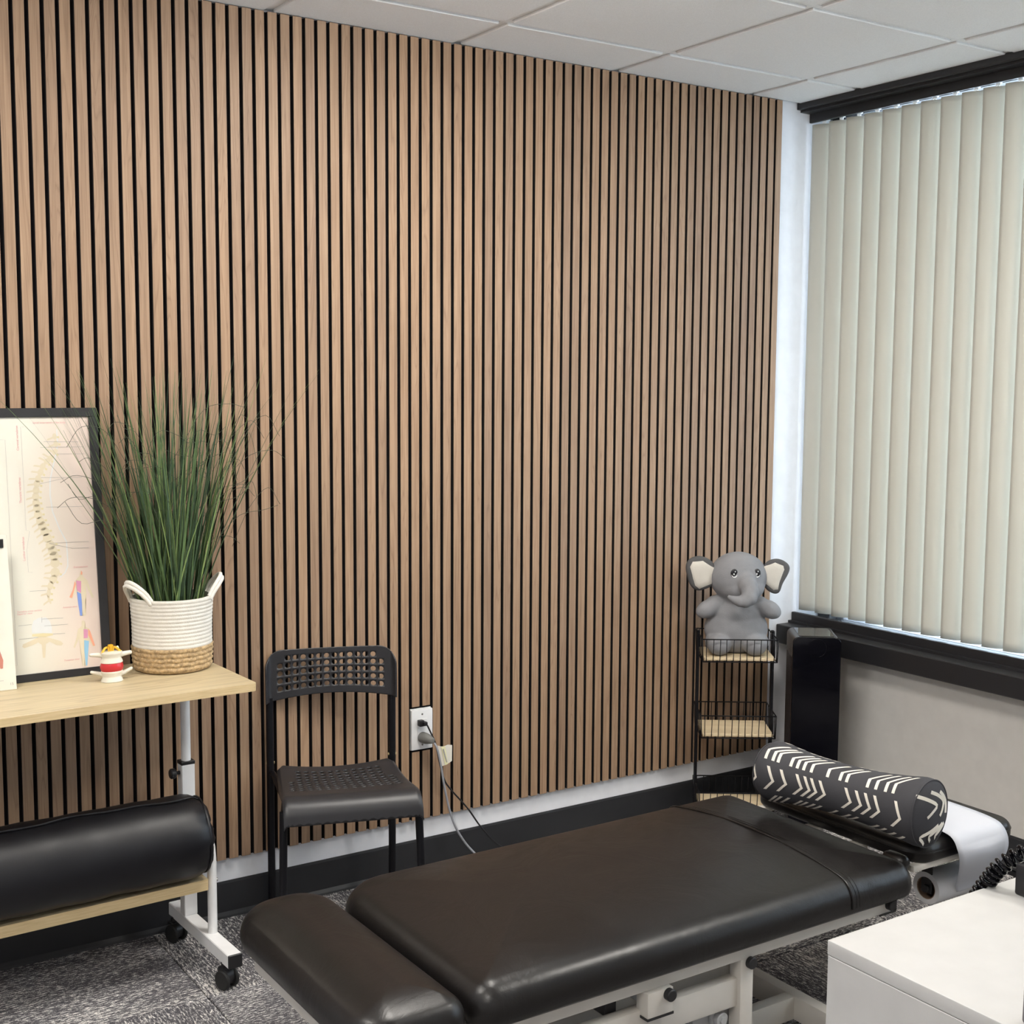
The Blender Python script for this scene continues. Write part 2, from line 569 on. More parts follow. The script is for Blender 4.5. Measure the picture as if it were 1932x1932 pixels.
def text_mesh(body, size, mat, name, parent, loc, rot, extrude=0.0):
    cu = bpy.data.curves.new(name, 'FONT')
    cu.body = body
    cu.size = size
    cu.extrude = extrude
    cu.resolution_u = 2
    t = bpy.data.objects.new(name + '_tmp', cu)
    me = bpy.data.meshes.new_from_object(t)
    bpy.data.objects.remove(t)
    me.name = name
    me.materials.clear()
    me.materials.append(mat)
    o = bpy.data.objects.new(name, me)
    COL.objects.link(o)
    o.parent = parent
    o.location = loc
    o.rotation_euler = rot
    return o

def smooth_path(pts, k=6):
    """Catmull-Rom through pts"""
    P = [Vector(p) for p in pts]
    P = [P[0] * 2 - P[1]] + P + [P[-1] * 2 - P[-2]]
    out = []
    for i in range(1, len(P) - 2):
        for j in range(k):
            t = j / k
            a, b, c, d = P[i - 1], P[i], P[i + 1], P[i + 2]
            out.append(0.5 * ((2 * b) + (c - a) * t + (2 * a - 5 * b + 4 * c - d) * t * t + (3 * b - a - 3 * c + d) * t ** 3))
    out.append(P[-2])
    return out

# ================================================================ SETTING
CZ = 2.578                     # face of the ceiling tiles
XL, XR, YF, YB = -3.30, 2.36, -5.20, 0.021

b = MB()
b.box(XL - .1, 2.75, YB, YB + .12, 0, 2.75)
wall_back = struct(b.build('wall_back', MAT['drywall']))
b = MB(); b.box(XL - .1, XL, YF, YB, 0, 2.75)
struct(b.build('wall_left', MAT['drywall']))
b = MB(); b.box(XL - .1, 2.75, YF - .1, YF, 0, 2.75)
struct(b.build('wall_front', MAT['drywall']))
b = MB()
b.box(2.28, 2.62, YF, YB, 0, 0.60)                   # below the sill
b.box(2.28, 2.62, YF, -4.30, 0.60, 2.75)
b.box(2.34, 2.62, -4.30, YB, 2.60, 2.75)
struct(b.build('wall_right', MAT['shadedwall']))

# floor with carpet tiles, every second one turned a quarter
b = MB(); b.box(XL - .1, 2.62, YF - .1, YB + .1, -0.12, -0.008)
floor = struct(b.build('floor', MAT['felt']))
b = MB(); b.box(-.3038, .3038, -.3038, .3038, -.008, 0.0, bev=0.0025, seg=1)
tile0 = b.build('carpet_tile', MAT['carpet'], floor)
first = True
for i in range(-6, 5):
    for j in range(-1, 9):
        cx, cy = -.216 + .61 * (i + .5), -.43 - .61 * (j + .5)
        if cx < XL - .2 or cx > 2.5 or cy < YF - .2:
            continue
        o = tile0 if first else dup(tile0, floor)
        first = False
        o.location = (cx, cy, 0)
        o.rotation_euler = (0, 0, R(90) if (i + j) % 2 else 0)

# baseboards, vinyl cove with a small toe
def cove(name, p0, p1, inward):
    p0, p1 = Vector(p0), Vector(p1)
    d = (p1 - p0).normalized()
    n = Vector(inward)
    prof = [(0, 0), (.014, 0), (.012, .006), (.006, .016), (.005, .10), (.003, .107), (0, .107)]
    m = MB()
    a = [m.bm.verts.new(p0 + n * x + Vector((0, 0, z))) for x, z in prof]
    c = [m.bm.verts.new(p1 + n * x + Vector((0, 0, z))) for x, z in prof]
    m.bridge(a, c, 0, False); m.cap(a, 0, True); m.cap(c)
    return struct(m.build(name, MAT['base']))
cove('baseboard_back', (XL, YB, 0), (2.28, YB, 0), (0, -1, 0))
cove('baseboard_right', (2.28, YB, 0), (2.28, YF, 0), (-1, 0, 0))
cove('baseboard_left', (XL, YF, 0), (XL, YB, 0), (1, 0, 0))
cove('baseboard_front', (2.28, YF, 0), (XL, YF, 0), (0, 1, 0))

# ceiling: deck, grid runners, lay-in tiles that drop a little below the grid
b = MB(); b.box(XL - .1, 2.75, YF - .1, YB + .12, 2.66, 2.75)
ceiling = struct(b.build('ceiling', MAT['drywall']))
GX = [.167 + .609 * k for k in range(-6, 5)]
GY = [-.269 - .605 * k for k in range(-1, 9)]
GXc = [XL] + [x for x in GX if XL + .05 < x < 2.27] + [2.30]
GYc = [YB] + [y for y in GY if YF + .05 < y < YB - .05] + [YF]
for x in GXc:
    b = MB(); b.box(x - .012, x + .012, YF, YB, CZ + .007, CZ + .010); b.box(x - .002, x + .002, YF, YB, CZ + .010, 2.66)
    b.build('grid_runner', MAT['grid'], ceiling)
for y in GYc:
    b = MB(); b.box(XL, XR, y - .012, y + .012, CZ + .0065, CZ + .0095); b.box(XL, XR, y - .002, y + .002, CZ + .0095, 2.66)
    b.build('grid_runner', MAT['grid'], ceiling)
TROFFERS = [(.167, -.874), (-1.66, -.874), (-1.66, -2.689), (1.385, -2.084)]   # left edge, far edge, 2 x 2 ft
def in_troffer(cx, cy):
    return any(tx < cx < tx + .609 and ty - .606 < cy < ty for tx, ty in TROFFERS)
tile_mesh = {}
for i in range(len(GXc) - 1):
    for j in range(len(GYc) - 1):
        x0, x1, y1, y0 = GXc[i], GXc[i + 1], GYc[j], GYc[j + 1]
        if in_troffer((x0 + x1) / 2, (y0 + y1) / 2):
            continue
        w, d = round(x1 - x0, 3), round(y1 - y0, 3)
        if (w, d) not in tile_mesh:
            b = MB(); b.box(-w / 2 + .014, w / 2 - .014, -d / 2 + .014, d / 2 - .014, CZ, CZ + .016, bev=.0025, seg=1)
            o = b.build('ceiling_tile', MAT['ceil'], ceiling)
            tile_mesh[(w, d)] = o
        else:
            o = dup(tile_mesh[(w, d)], ceiling)
        o.location = ((x0 + x1) / 2, (y0 + y1) / 2, 0)

# unseen light panels of the same grid, the last two added as fill
MAT['diffuser'] = emitter('lit_diffuser', PANEL_COL, PANEL_EMIT)
TL = ['white recessed light panel in the ceiling above the treatment table', 'white recessed light panel in the ceiling left of the desk',
      'unseen fill light panel added in the ceiling at left', 'unseen fill light panel added in the ceiling nearest the window']
for (tx, ty), lab in zip(TROFFERS, TL):
    t = thing('ceiling_light', lab, 'light', (tx + .3045, ty - .3025, CZ), group='recessed ceiling light panels')
    b = MB()
    for s in (-1, 1):
        b.box(s * .272 - .02, s * .272 + .02, -.29, .29, .0, .02)
        b.box(-.292, .292, s * .275 - .016, s * .275 + .016, .0, .02)
    b.build('frame', MAT['grid'], t)
    b = MB(); b.box(-.254, .254, -.258, .258, -.045, .012, bev=.02, seg=3)  # lens hung below the tiles to throw extra light on the ceiling
    b.build('diffuser', MAT['diffuser'], t)

# ---------------------------------------------------------------- slatted wall panelling
P = 0.0377
SW = P * 0.725
ZB_, ZT_ = 0.178, 2.576
root = thing('slat_paneling', 'walnut slatted acoustic wall panelling over black felt covering the back wall', 'wall panel', (0, 0, 0))
b = MB(); b.box(-1.508, 57 * P, .0112, YB - .0006, ZB_, ZT_)
b.build('felt_backing', MAT['felt'], root)
def slat_mesh(z0, z1, y0=0.0, x0=0.0, w=SW):
    m = MB(); m.box(x0, x0 + w, y0, .011, z0, z1, bev=.0007, seg=1)
    m.bm.normal_update()
    for f in m.bm.faces:
        f.material_index = 0 if f.normal.y < -.5 else 1
    return m
proto = None
OX0, OX1, OZ0, OZ1 = .607, .687, .401, .540       # outlet cut-out
for i in range(-40, 57):
    x = i * P + P - SW
    if x < OX1 and x + SW > OX0:
        o = slat_mesh(ZB_, OZ0 - .002).build('slat', [MAT['slat'], MAT['slatside']], root, (x, 0, 0))
        o = slat_mesh(OZ1 + .003, ZT_).build('slat', [MAT['slat'], MAT['slatside']], root, (x, 0, 0))
        continue
    if proto is None:
        o = proto = slat_mesh(ZB_, ZT_).build('slat', [MAT['slat'], MAT['slatside']], root)
    else:
        o = dup(proto, root)
    o.location = (x, 0, 0)

# ---------------------------------------------------------------- window side
YW = -4.30
b = MB()
b.box(2.206, 2.30, YW, YB, .575, .646, bev=.003, seg=1)       # apron and ledge
b.box(2.286, 2.303, YW, YB, .646, .686, bev=.002, seg=1)      # upstand
b.box(2.270, 2.286, YW, YB, .646, .655)
struct(b.build('trim_1', MAT['blackpaint']))
b = MB()
b.box(2.242, 2.33, YW, YB, 2.556, CZ + .004, bev=.002, seg=1) # deep head box
b.box(2.262, 2.33, YW, YB, 2.548, 2.556)
b.box(2.308, 2.322, YW, YB, 2.516, 2.552, bev=.002, seg=1)
b.box(2.30, 2.33, YW, YB, CZ, 2.66)
struct(b.build('trim_2', MAT['blackpaint']))
b = MB()                                                      # outer frame, mullions
for y in (-.02, -1.45, -2.88, -4.26):
    b.box(2.42, 2.50, y - .03, y + .03, .60, 2.62)
b.box(2.42, 2.50, YW, YB, .60, .655)
b.box(2.42, 2.50, YW, YB, 2.54, 2.64)
win = struct(b.build('window_1', MAT['blackpaint']))
b = MB(); b.box(2.303, 2.42, YW, YB, .600, .652)
b.build('sill', MAT['drywall'], win)
for a, c in ((-.05, -1.42), (-1.48, -2.85), (-2.91, -4.23)):
    b = MB(); b.box(2.455, 2.461, c, a, .655, 2.54)
    b.build('pane', MAT['glass'], win)

# vertical blind
root = thing('vertical_blind', 'pale cream vertical blind drawn closed across the whole window', 'blind', (2.335, 0, 0))
b = MB()
b.box(-.020, .020, YW + .03, .012, 2.528, 2.550, bev=.002, seg=1)
b.build('headrail', MAT['whiteplastic'], root)
VZ0, VZ1, VW = .694, 2.508, .089
def vane_mesh(cut=1.0):
    m = MB()
    n = 8
    rows = []
    for z in (VZ0, VZ0 + .03, VZ1 - .02, VZ1):
        row = []
        for k in range(n + 1):
            s = -VW / 2 + VW * k / n * cut
            row.append((Vector((-.013 * (1 - (2 * k / n - 1) ** 2), s, z))))
        rows.append(row)
    fr = [[m.bm.verts.new(p) for p in r] for r in rows]
    bk = [[m.bm.verts.new(p + Vector((.0006, 0, 0))) for p in r] for r in rows]
    for g in (fr, bk):
        for a, c in zip(g, g[1:]):
            for k in range(n):
                f = m.bm.faces.new((a[k], a[k + 1], c[k + 1], c[k])); f.smooth = True
    for a, c in ((fr[0], bk[0]), (fr[-1], bk[-1])):
        for k in range(n):
            m.bm.faces.new((a[k], a[k + 1], c[k + 1], c[k]))
    for k in (0, n):
        for a, c, d, e in zip(fr, fr[1:], bk[1:], bk):
            m.bm.faces.new((a[k], c[k], d[k], e[k]))
    return m
def clip_mesh():
    m = MB()
    m.box(-.003, .003, -.007, .007, 2.511, 2.528, bev=.001, seg=1)
    m.tube([(0, 0, 2.515), (0, 0, 2.493)], .0022, 6)
    m.ball((-.003, 0, 2.493), .004, .004, .005, 8, 6)
    m.box(-.010, .010, -.012, .012, 2.520, 2.529, bev=.001, seg=1)
    return m
v0 = vane_mesh().build('vane', MAT['vane'], root)
c0 = clip_mesh().build('vane_clip', MAT['whiteplastic'], v0)
VANG = R(33)
for k in range(52):
    if k:
        v = dup(v0, root); c = dup(c0, v)
    else:
        v, c = v0, c0
    v.location = (0, -.030 - .0822 * k, 0)
    v.rotation_euler = (0, 0, VANG + rnd.uniform(-.05, .05))

# ================================================================ DESK AT LEFT
desk = thing('rolling_desk', 'height-adjustable rolling desk with pale oak top and shelf on white metal legs', 'desk', (-.158, -.13, 0), R(2))
def slab(name, x0, x1, y0, y1, z0, z1, parent, m, me, r=.012):
    b = MB()
    pts = []
    for (sx, sy), q in zip(((1, 1), (-1, 1), (-1, -1), (1, -1)), range(4)):
        for i in range(5):
            a = math.pi / 2 * (q + i / 4)
            pts.append(((x1 - r if sx > 0 else x0 + r) + r * math.cos(a), (y1 - r if sy > 0 else y0 + r) + r * math.sin(a)))
    b.prism(pts, z0, z1)
    b.bm.normal_update()
    for f in b.bm.faces:
        if abs(f.normal.z) < .5:
            f.material_index = 1
    return b.build(name, [m, me], parent)
slab('desktop', -.745, .082, -.288, .112, .770, .790, desk, MAT['oak'], MAT['oakedge'])
slab('lower_shelf', -.720, -.014, -.178, .03, .229, .258, desk, MAT['oak'], MAT['oakedge'], r=.003)
def caster(parent, x, y, ang):
    b = MB()
    b.cyl((0, 0, .042), (0, 0, .068), .008, 10)
    b.cyl((-.014, -.006, .030), (.014, -.006, .030), .022, 20, bev=.003)
    b.box(-.013, .013, -.012, .014, .036, .056, bev=.005)
    o = b.build('caster', MAT['blackplastic'], parent, (x, y, 0), smooth=40)
    o.rotation_euler = (0, 0, ang)
    b = MB()
    for s in (-1, 1):
        b.cyl((s * .016 - .005, -.010, .026), (s * .016 + .005, -.010, .026), .026, 24, bev=.003)
    b.build('wheel', MAT['rubber'], o, smooth=40)
for x in (0.0, -.66):
    leg = MB()
    leg.box(x - .019, x + .019, -.31, .105, .064, .100, bev=.002, seg=1)
    lo = leg.build('foot_bar', MAT['white'], desk)
    b = MB()
    b.box(x - .0192, x + .0192, -.314, -.308, .0638, .1002, bev=.002, seg=1)
    b.box(x - .0192, x + .0192, .104, .108, .0638, .1002, bev=.002, seg=1)
    b.build('end_cap', MAT['blackplastic'], lo)
    b = MB(); b.box(x - .0185, x + .0185, -.016, .016, .10, .528, bev=.002, seg=1)
    po = b.build('sleeve', MAT['white'], desk)
    b = MB(); b.box(x - .0195, x + .0195, -.017, .017, .522, .532, bev=.0015, seg=1)
    b.build('collar', MAT['blackplastic'], po)
    b = MB()
    s = -1 if x > -.1 else 1
    b.cyl((x + s * .018, 0, .500), (x + s * .034, 0, .500), .005, 10)
    b.cyl((x + s * .030, 0, .500), (x + s * .046, 0, .500), .014, 14, bev=.003)
    b.build('knob', MAT['blackplastic'], po, smooth=40)
    b = MB(); b.cyl((x, 0, .53), (x, 0, .770), .0128, 20)
    b.build('inner_pole', MAT['white'], desk, smooth=40)
    b = MB(); b.box(x - .016, x + .016, -.16, .09, .758, .770, bev=.002, seg=1)
    b.build('top_bracket', MAT['white'], desk)
    # bent tube that carries the shelf
    path = [(x + .006, -.152, .100), (x + .006, -.152, .30)] + [(x + .006, -.152 + .10 * (1 - math.cos(a)), .30 + .09 * math.sin(a)) for a in [R(q) for q in (20, 40, 60, 80)]] + [(x + .006, -.016, .392)]
    b = MB(); b.tube(path, .0125, 14)
    o = b.build('shelf_tube', MAT['white'], desk, smooth=50)
    b = MB(); b.cyl((x + .016, -.152, .242), (x + .0215, -.152, .242), .006, 10, bev=.002)
    b.build('screw', MAT['chrome'], o)
    for y in (-.268, .075):
        caster(desk, x - .012 if y < 0 else x - .016, y, R(20))

# black bolster on the lower shelf
L0, L1 = -.83, -.163
root = thing('bolster', 'long black vinyl bolster lying on the lower shelf of the rolling desk', 'bolster', (0, -.262, .369), R(1.0))
b = MB()
prof = [(.0, L0), (.06, L0 + .002), (.088, L0 + .01), (.103, L0 + .026), (.110, L0 + .05)]
prof += [(.1105 + .0012 * math.sin(i * 1.9), L0 + .05 + (L1 - L0 - .10) * i / 14) for i in range(1, 14)]
prof += [(.110, L1 - .05), (.106, L1 - .030), (.097, L1 - .012), (.085, L1 - .002), (.070, L1 + .004), (.04, L1 + .007), (.006, L1 + .008)]
prof[0] = (.006, L0)
rings = b.lathe(prof, n=56, axis='X')
for k, row in enumerate(rings):
    for i, v in enumerate(row):
        a = 2 * math.pi * i / 56
        v.co.yz = v.co.yz * (1 + .012 * mnoise.noise(Vector((v.co.x * 9, a * 1.2, 3))))
        if v.co.z < -.104:
            v.co.z = -.104 + (v.co.z + .104) * .3
        if k > len(rings) - 8:                       # gathers at the end seam
            v.co.x += .0022 * math.sin(a * 17) + .002 * math.sin(a * 7)
body = b.build('cover', MAT['leather2'], root, smooth=60)
b = MB()
pts = []
for i in range(41):
    t = i / 40
    x = L0 + .03 + (L1 - L0 - .05) * t
    a = R(101) + .05 * math.sin(t * 9) + .03 * math.sin(t * 23)
    rr = .1135 - (.010 if i in (0, 40) else 0)
    pts.append((x, rr * math.cos(a) * -1, rr * math.sin(a)))
b.tube([(p[0], -p[1], p[2]) for p in pts], .0030, 6)
b.build('zip_seam', MAT['leather2'], body, smooth=60)
b = MB()
b.tube([(L1 - .012 + .003 * math.sin(a * 17 / 10), .0985 * math.cos(a), .0985 * math.sin(a)) for a in [2 * math.pi * i / 60 for i in range(60)]], .0028, 6, closed=True)
b.build('piping', MAT['leather2'], body, smooth=60)

# ---------------------------------------------------------------- framed chart
import json
F = json.loads(r'''{"spine":[[-0.1172,0.6303],[-0.1152,0.6111],[-0.1141,0.594],[-0.1244,0.5772],[-0.1352,0.5669],[-0.1484,0.5525],[-0.1553,0.5379],[-0.1624,0.5212],[-0.1674,0.5045],[-0.1704,0.4877],[-0.1724,0.4709],[-0.1723,0.4541],[-0.1703,0.4371],[-0.1682,0.4201],[-0.1631,0.4029],[-0.1578,0.3878],[-0.1525,0.3727],[-0.1474,0.3554],[-0.1403,0.3359],[-0.136,0.3207]],"spine2":[[-0.1347,0.3087],[-0.1342,0.2849],[-0.1372,0.2653],[-0.1459,0.2482],[-0.1527,0.229],[-0.1548,0.2094],[-0.1493,0.1891]],"outline":[[-0.1041,0.6428],[-0.1038,0.6108],[-0.1074,0.5853],[-0.1176,0.5515],[-0.1282,0.5115],[-0.1303,0.4733],[-0.1266,0.4307],[-0.1126,0.3873],[-0.096,0.35],[-0.0958,0.312],[-0.0962,0.288],[-0.1041,0.2707],[-0.1182,0.2599]],"br":[[-0.1854,0.6504],[-0.1935,0.6505],[-0.1935,0.5791],[-0.1814,0.5788],[-0.1935,0.5791],[-0.1948,0.3858],[-0.1865,0.3832],[-0.196,0.3347],[-0.1951,0.2787],[-0.1851,0.2779]],"box":[[-0.2451,0.619],[-0.2329,0.6183],[-0.2348,0.3104],[-0.2359,0.0448],[-0.2424,0.0446]],"t_top":[[-0.1637,0.6585],[-0.0803,0.6579]],"t_cerv":[[-0.2005,0.5898],[-0.1997,0.6401]],"t_thor":[[-0.201,0.4554],[-0.2006,0.5079]],"t_lumb":[[-0.2009,0.308],[-0.2003,0.3546]],"t_derm":[[-0.082,0.281],[-0.0446,0.2806]],"t_ant":[[-0.1152,0.179],[-0.0802,0.1778]],"t_post":[[-0.1192,0.0422],[-0.0811,0.0428]],"t_v":[[-0.2284,0.1777],[-0.168,0.178]],"t_s":[[-0.2287,0.1719],[-0.1911,0.1723]],"leads5":[[[-0.1388,0.6116],[-0.0506,0.6093]],[[-0.1479,0.5969],[-0.0397,0.5961]],[[-0.1077,0.5794],[-0.0366,0.5775]],[[-0.1503,0.5191],[-0.0465,0.516]],[[-0.1553,0.503],[-0.0927,0.5155]],[[-0.1424,0.4427],[-0.0477,0.4404]],[[-0.1395,0.3496],[-0.0394,0.3475]],[[-0.1396,0.3486],[-0.0824,0.3325]],[[-0.0824,0.3325],[-0.0403,0.3314]]],"leads6":[[[-0.1954,0.23],[-0.1546,0.2291]],[[-0.169,0.1613],[-0.1698,0.1476]],[[-0.1683,0.1563],[-0.1156,0.1542]],[[-0.1637,0.1381],[-0.105,0.1368]],[[-0.2275,0.1445],[-0.1946,0.1451]],[[-0.1439,0.1153],[-0.1131,0.1142]],[[-0.2275,0.1103],[-0.1805,0.1102]]],"disc":[[-0.1949,0.1226],[-0.1955,0.1383],[-0.1903,0.1535],[-0.1776,0.1602],[-0.1586,0.1593],[-0.1496,0.1496],[-0.1458,0.1333],[-0.1457,0.1185]],"yel":[[-0.1951,0.1196],[-0.1685,0.1198],[-0.1439,0.1163],[-0.1441,0.1124],[-0.1614,0.1102],[-0.1804,0.1122],[-0.1954,0.1147]],"proc":[[-0.1804,0.1112],[-0.1978,0.1042],[-0.219,0.0967],[-0.2212,0.0901],[-0.2158,0.0865],[-0.1967,0.0913],[-0.1812,0.0975],[-0.173,0.0907],[-0.1721,0.0571],[-0.1664,0.0565],[-0.1625,0.0916],[-0.1527,0.0965],[-0.136,0.0858],[-0.1245,0.0835],[-0.1195,0.088],[-0.1258,0.0956],[-0.1465,0.1037],[-0.1614,0.1102]],"a_body":[[-0.0671,0.2679],[-0.0676,0.2599],[-0.079,0.2488],[-0.0854,0.2233],[-0.0943,0.2041],[-0.0905,0.2017],[-0.0797,0.2188],[-0.077,0.2326],[-0.0771,0.2146],[-0.0738,0.1862],[-0.0726,0.1561],[-0.0667,0.1555],[-0.0669,0.1856],[-0.0648,0.1553],[-0.0579,0.1547],[-0.0581,0.1848],[-0.0535,0.2126],[-0.0531,0.2366],[-0.0482,0.2201],[-0.0395,0.1993],[-0.0344,0.2008],[-0.0438,0.2278],[-0.0486,0.2463],[-0.0607,0.2593],[-0.0602,0.2683],[-0.0634,0.2736]],"a_pink":[[-0.0776,0.2486],[-0.065,0.2456],[-0.0668,0.2147],[-0.0766,0.2225]],"a_blue":[[-0.0772,0.2196],[-0.0669,0.2127],[-0.066,0.1855],[-0.0673,0.1556],[-0.0726,0.1561],[-0.0757,0.1864]],"a_arm":[[-0.0811,0.2469],[-0.0786,0.2387],[-0.0904,0.2037],[-0.0971,0.2063],[-0.0872,0.2254]],"a_head":[[-0.0634,0.2732],[-0.0602,0.2683],[-0.0616,0.2614],[-0.0654,0.2637]],"p_body":[[-0.0695,0.1418],[-0.0702,0.1288],[-0.0805,0.1208],[-0.0846,0.1012],[-0.0939,0.0762],[-0.0911,0.0729],[-0.079,0.0966],[-0.0772,0.0764],[-0.0743,0.042],[-0.0743,0.025],[-0.0694,0.0254],[-0.0682,0.0454],[-0.0664,0.0251],[-0.0615,0.0245],[-0.0604,0.0445],[-0.0539,0.088],[-0.0449,0.0729],[-0.0389,0.0723],[-0.047,0.1033],[-0.052,0.1199],[-0.0624,0.128],[-0.0608,0.1389],[-0.0645,0.1433]],"p_pink":[[-0.0658,0.1203],[-0.0551,0.1182],[-0.0564,0.0963],[-0.0668,0.0964]],"p_blue":[[-0.0661,0.0913],[-0.0539,0.088],[-0.0575,0.0602],[-0.0619,0.0246],[-0.0655,0.025],[-0.0673,0.0613]],"p_arm":[[-0.054,0.1201],[-0.0494,0.1136],[-0.0388,0.0743],[-0.0438,0.0738],[-0.0549,0.1042]]}''')
TILT = math.atan2(.08, .693)
root = thing('framed_poster', 'spine anatomy chart in a thin black frame leaning against the slats', 'poster', (-.342, -.100, .7905))
root.rotation_euler = (-TILT, 0, 0)
W, H = .545, .698
b = MB()
for x0, x1, z0, z1 in ((-W, 0, 0, .0195), (-W, 0, H - .023, H), (-.0225, 0, .0195, H - .023), (-W, -W + .0225, .0195, H - .023)):
    b.box(x0, x1, 0, .018, z0, z1, bev=.001, seg=1)
b.build('frame', MAT['framewood'], root)
b = MB(); b.box(-W + .02, -.02, .006, .010, .015, H - .02)
b.build('print_sheet', MAT['poster'], root)
def flat(name, polys, m, y=.0056, parent=root):
    q = MB()
    for poly in polys:
        a = [q.bm.verts.new(Vector((p[0], y, p[1]))) for p in poly]
        f = q.bm.faces.new(a)
    bmesh.ops.triangulate(q.bm, faces=q.bm.faces)
    return q.build(name, m, parent, recalc=False)
def lines(name, ls, w, m, y=.0055, parent=root):
    q = MB()
    for l in ls:
        q.strip([(p[0], y, p[1]) for p in l], w, (0, 1, 0))
    return q.build(name, m, parent, recalc=False)
S = F['spine'] + F['spine2']
dense = smooth_path([(p[0], 0, p[1]) for p in S], 6)
acc, last, verts = 0, None, []
polys, tips, discs = [], [], []
n_v = 27
for i in range(n_v):
    q = dense[int((len(dense) - 2) * (i + .5) / n_v)]
    q2 = dense[min(len(dense) - 1, int((len(dense) - 2) * (i + .5) / n_v) + 3)]
    t = (q2 - q).normalized(); nrm = Vector((t.z, 0, -t.x))
    if nrm.x > 0: nrm = -nrm
    w = (.010 + .012 * min(1, i / 18)) * (1 if i < 22 else max(.25, 1 - (i - 22) * .2))
    h = .0085 + .004 * min(1, i / 18)
    c = q + nrm * -.006
    polys.append([((c + nrm * (math.cos(a) * w * .55) + t * (math.sin(a) * h)).x, (c + nrm * (math.cos(a) * w * .55) + t * (math.sin(a) * h)).z) for a in [2 * math.pi * k / 10 for k in range(10)]])
    e = c + nrm * (w * .5)
    tips.append([(e.x, e.z), ((e + nrm * .014 + t * .004).x, (e + nrm * .014 + t * .004).z), ((e + nrm * .016 + t * .009).x, (e + nrm * .016 + t * .009).z), ((e + t * .005).x, (e + t * .005).z)])
    d = c - nrm * (w * .55)
    discs.append([(d.x, d.z), ((d - nrm * .006 + t * .001).x, (d - nrm * .006 + t * .001).z), ((d - nrm * .005 + t * .006).x, (d - nrm * .005 + t * .006).z), ((d + t * .005).x, (d + t * .005).z)])
flat('chart_vertebrae', polys, MAT['p_bone'])['kind'] = 'stuff'
flat('chart_processes', tips, MAT['p_bone'], .0057)['kind'] = 'stuff'
flat('chart_nerves', discs, MAT['p_yellow'], .0053)['kind'] = 'stuff'
lines('chart_outline', [[p for p in F['outline']]], .0030, MAT['p_pale'], .0058)
lines('chart_brackets', [F['br'], F['box']], .0007, MAT['inklight'])
lines('chart_leaders', F['leads5'] + F['leads6'], .0007, MAT['ink'], .0052)['kind'] = 'stuff'
flat('chart_cross_section', [F['disc']], MAT['p_pale'])
flat('chart_process_shape', [F['proc']], MAT['p_bone'], .0056)
flat('chart_ligament', [F['yel']], MAT['p_yellow'], .0054)
flat('chart_figure', [F['a_body']], MAT['p_bone']); flat('chart_figure', [F['p_body']], MAT['p_bone'])
for k, mm in (('a_pink', 'p_pink'), ('p_pink', 'p_pink'), ('a_blue', 'p_blue'), ('p_blue', 'p_cyan'), ('a_arm', 'p_orange'), ('p_arm', 'p_orange'), ('a_head', 'p_orange')):
    flat('chart_region', [F[k]], MAT[mm], .0052)
def ptext(s, key, size, m, rotd=0, dx=0, dz=0):
    p = F[key][0]
    text_mesh(s, size, m, 'chart_lettering', root, (p[0] + dx, .0052, p[1] + dz), (R(90), R(-rotd), 0))
ptext('Spinal innervation of the body', 't_top', .0068, MAT['inkred'])
ptext('Cervical vertebrae', 't_cerv', .0085, MAT['inkred'], 90)
ptext('Thoracic vertebrae', 't_thor', .0085, MAT['inkred'], 90)
ptext('Lumbar vertebrae', 't_lumb', .0085, MAT['inkred'], 90)
ptext('Dermatomes', 't_derm', .0068, MAT['inkred'])
ptext('Anterior view', 't_ant', .0064, MAT['inkred'])
ptext('Posterior view', 't_post', .0064, MAT['inkred'])
ptext('Vertebra cross section', 't_v', .0066, MAT['inkred'])
ptext('Superior view', 't_s', .0066, MAT['inkred'])

# white card leaning on the chart, cut by the left edge of the photograph
root = thing('chart_booklet', 'cream muscle chart card leaning on the framed poster at far left', 'booklet', (-.596, -.162, .7902))
root.rotation_euler = (R(-8.5), 0, 0)
b = MB(); b.box(-.215, 0, 0, .004, 0, .385, bev=.001, seg=1)
b.build('card', MAT['card'], root)
b = MB()
for i in range(20):
    z = .025 + .016 * i
    b.strip([(-.19 + .01 * (i % 3), -.0006, z), (-.030 - .012 * (i % 4), -.0006, z)], .0014, (0, 1, 0))
b.build('text_lines', MAT['inklight'], root, recalc=False)
flat('muscle_figure', [[(-.055, .055), (-.048, .055), (-.043, .085), (-.036, .055), (-.030, .055), (-.028, .075), (-.036, .105), (-.045, .118), (-.060, .118), (-.066, .09)]], MAT['p_red'], -.0008, root)
text_mesh('15', .009, MAT['ink'], 'page_number', root, (-.016, -.0006, .012), (R(90), 0, 0))
root = thing('binder_clip', 'small black clip gripping the cream card at the far left edge', 'clip', (-.6165, -.113, 1.152))
b = MB(); b.prism([(-.010, 0), (.012, 0), (.006, .016), (-.004, .016)], -.010, .010, tf=Matrix.Rotation(R(90), 4, 'Y'))
b.build('jaw', MAT['blackplastic'], root)
b = MB(); b.tube([(-.012, -.004, 0), (-.026, -.008, .004), (-.030, -.008, 0), (-.026, -.008, -.006), (-.012, -.004, -.004)], .0018, 6)
b.build('handle', MAT['blackplastic'], root)

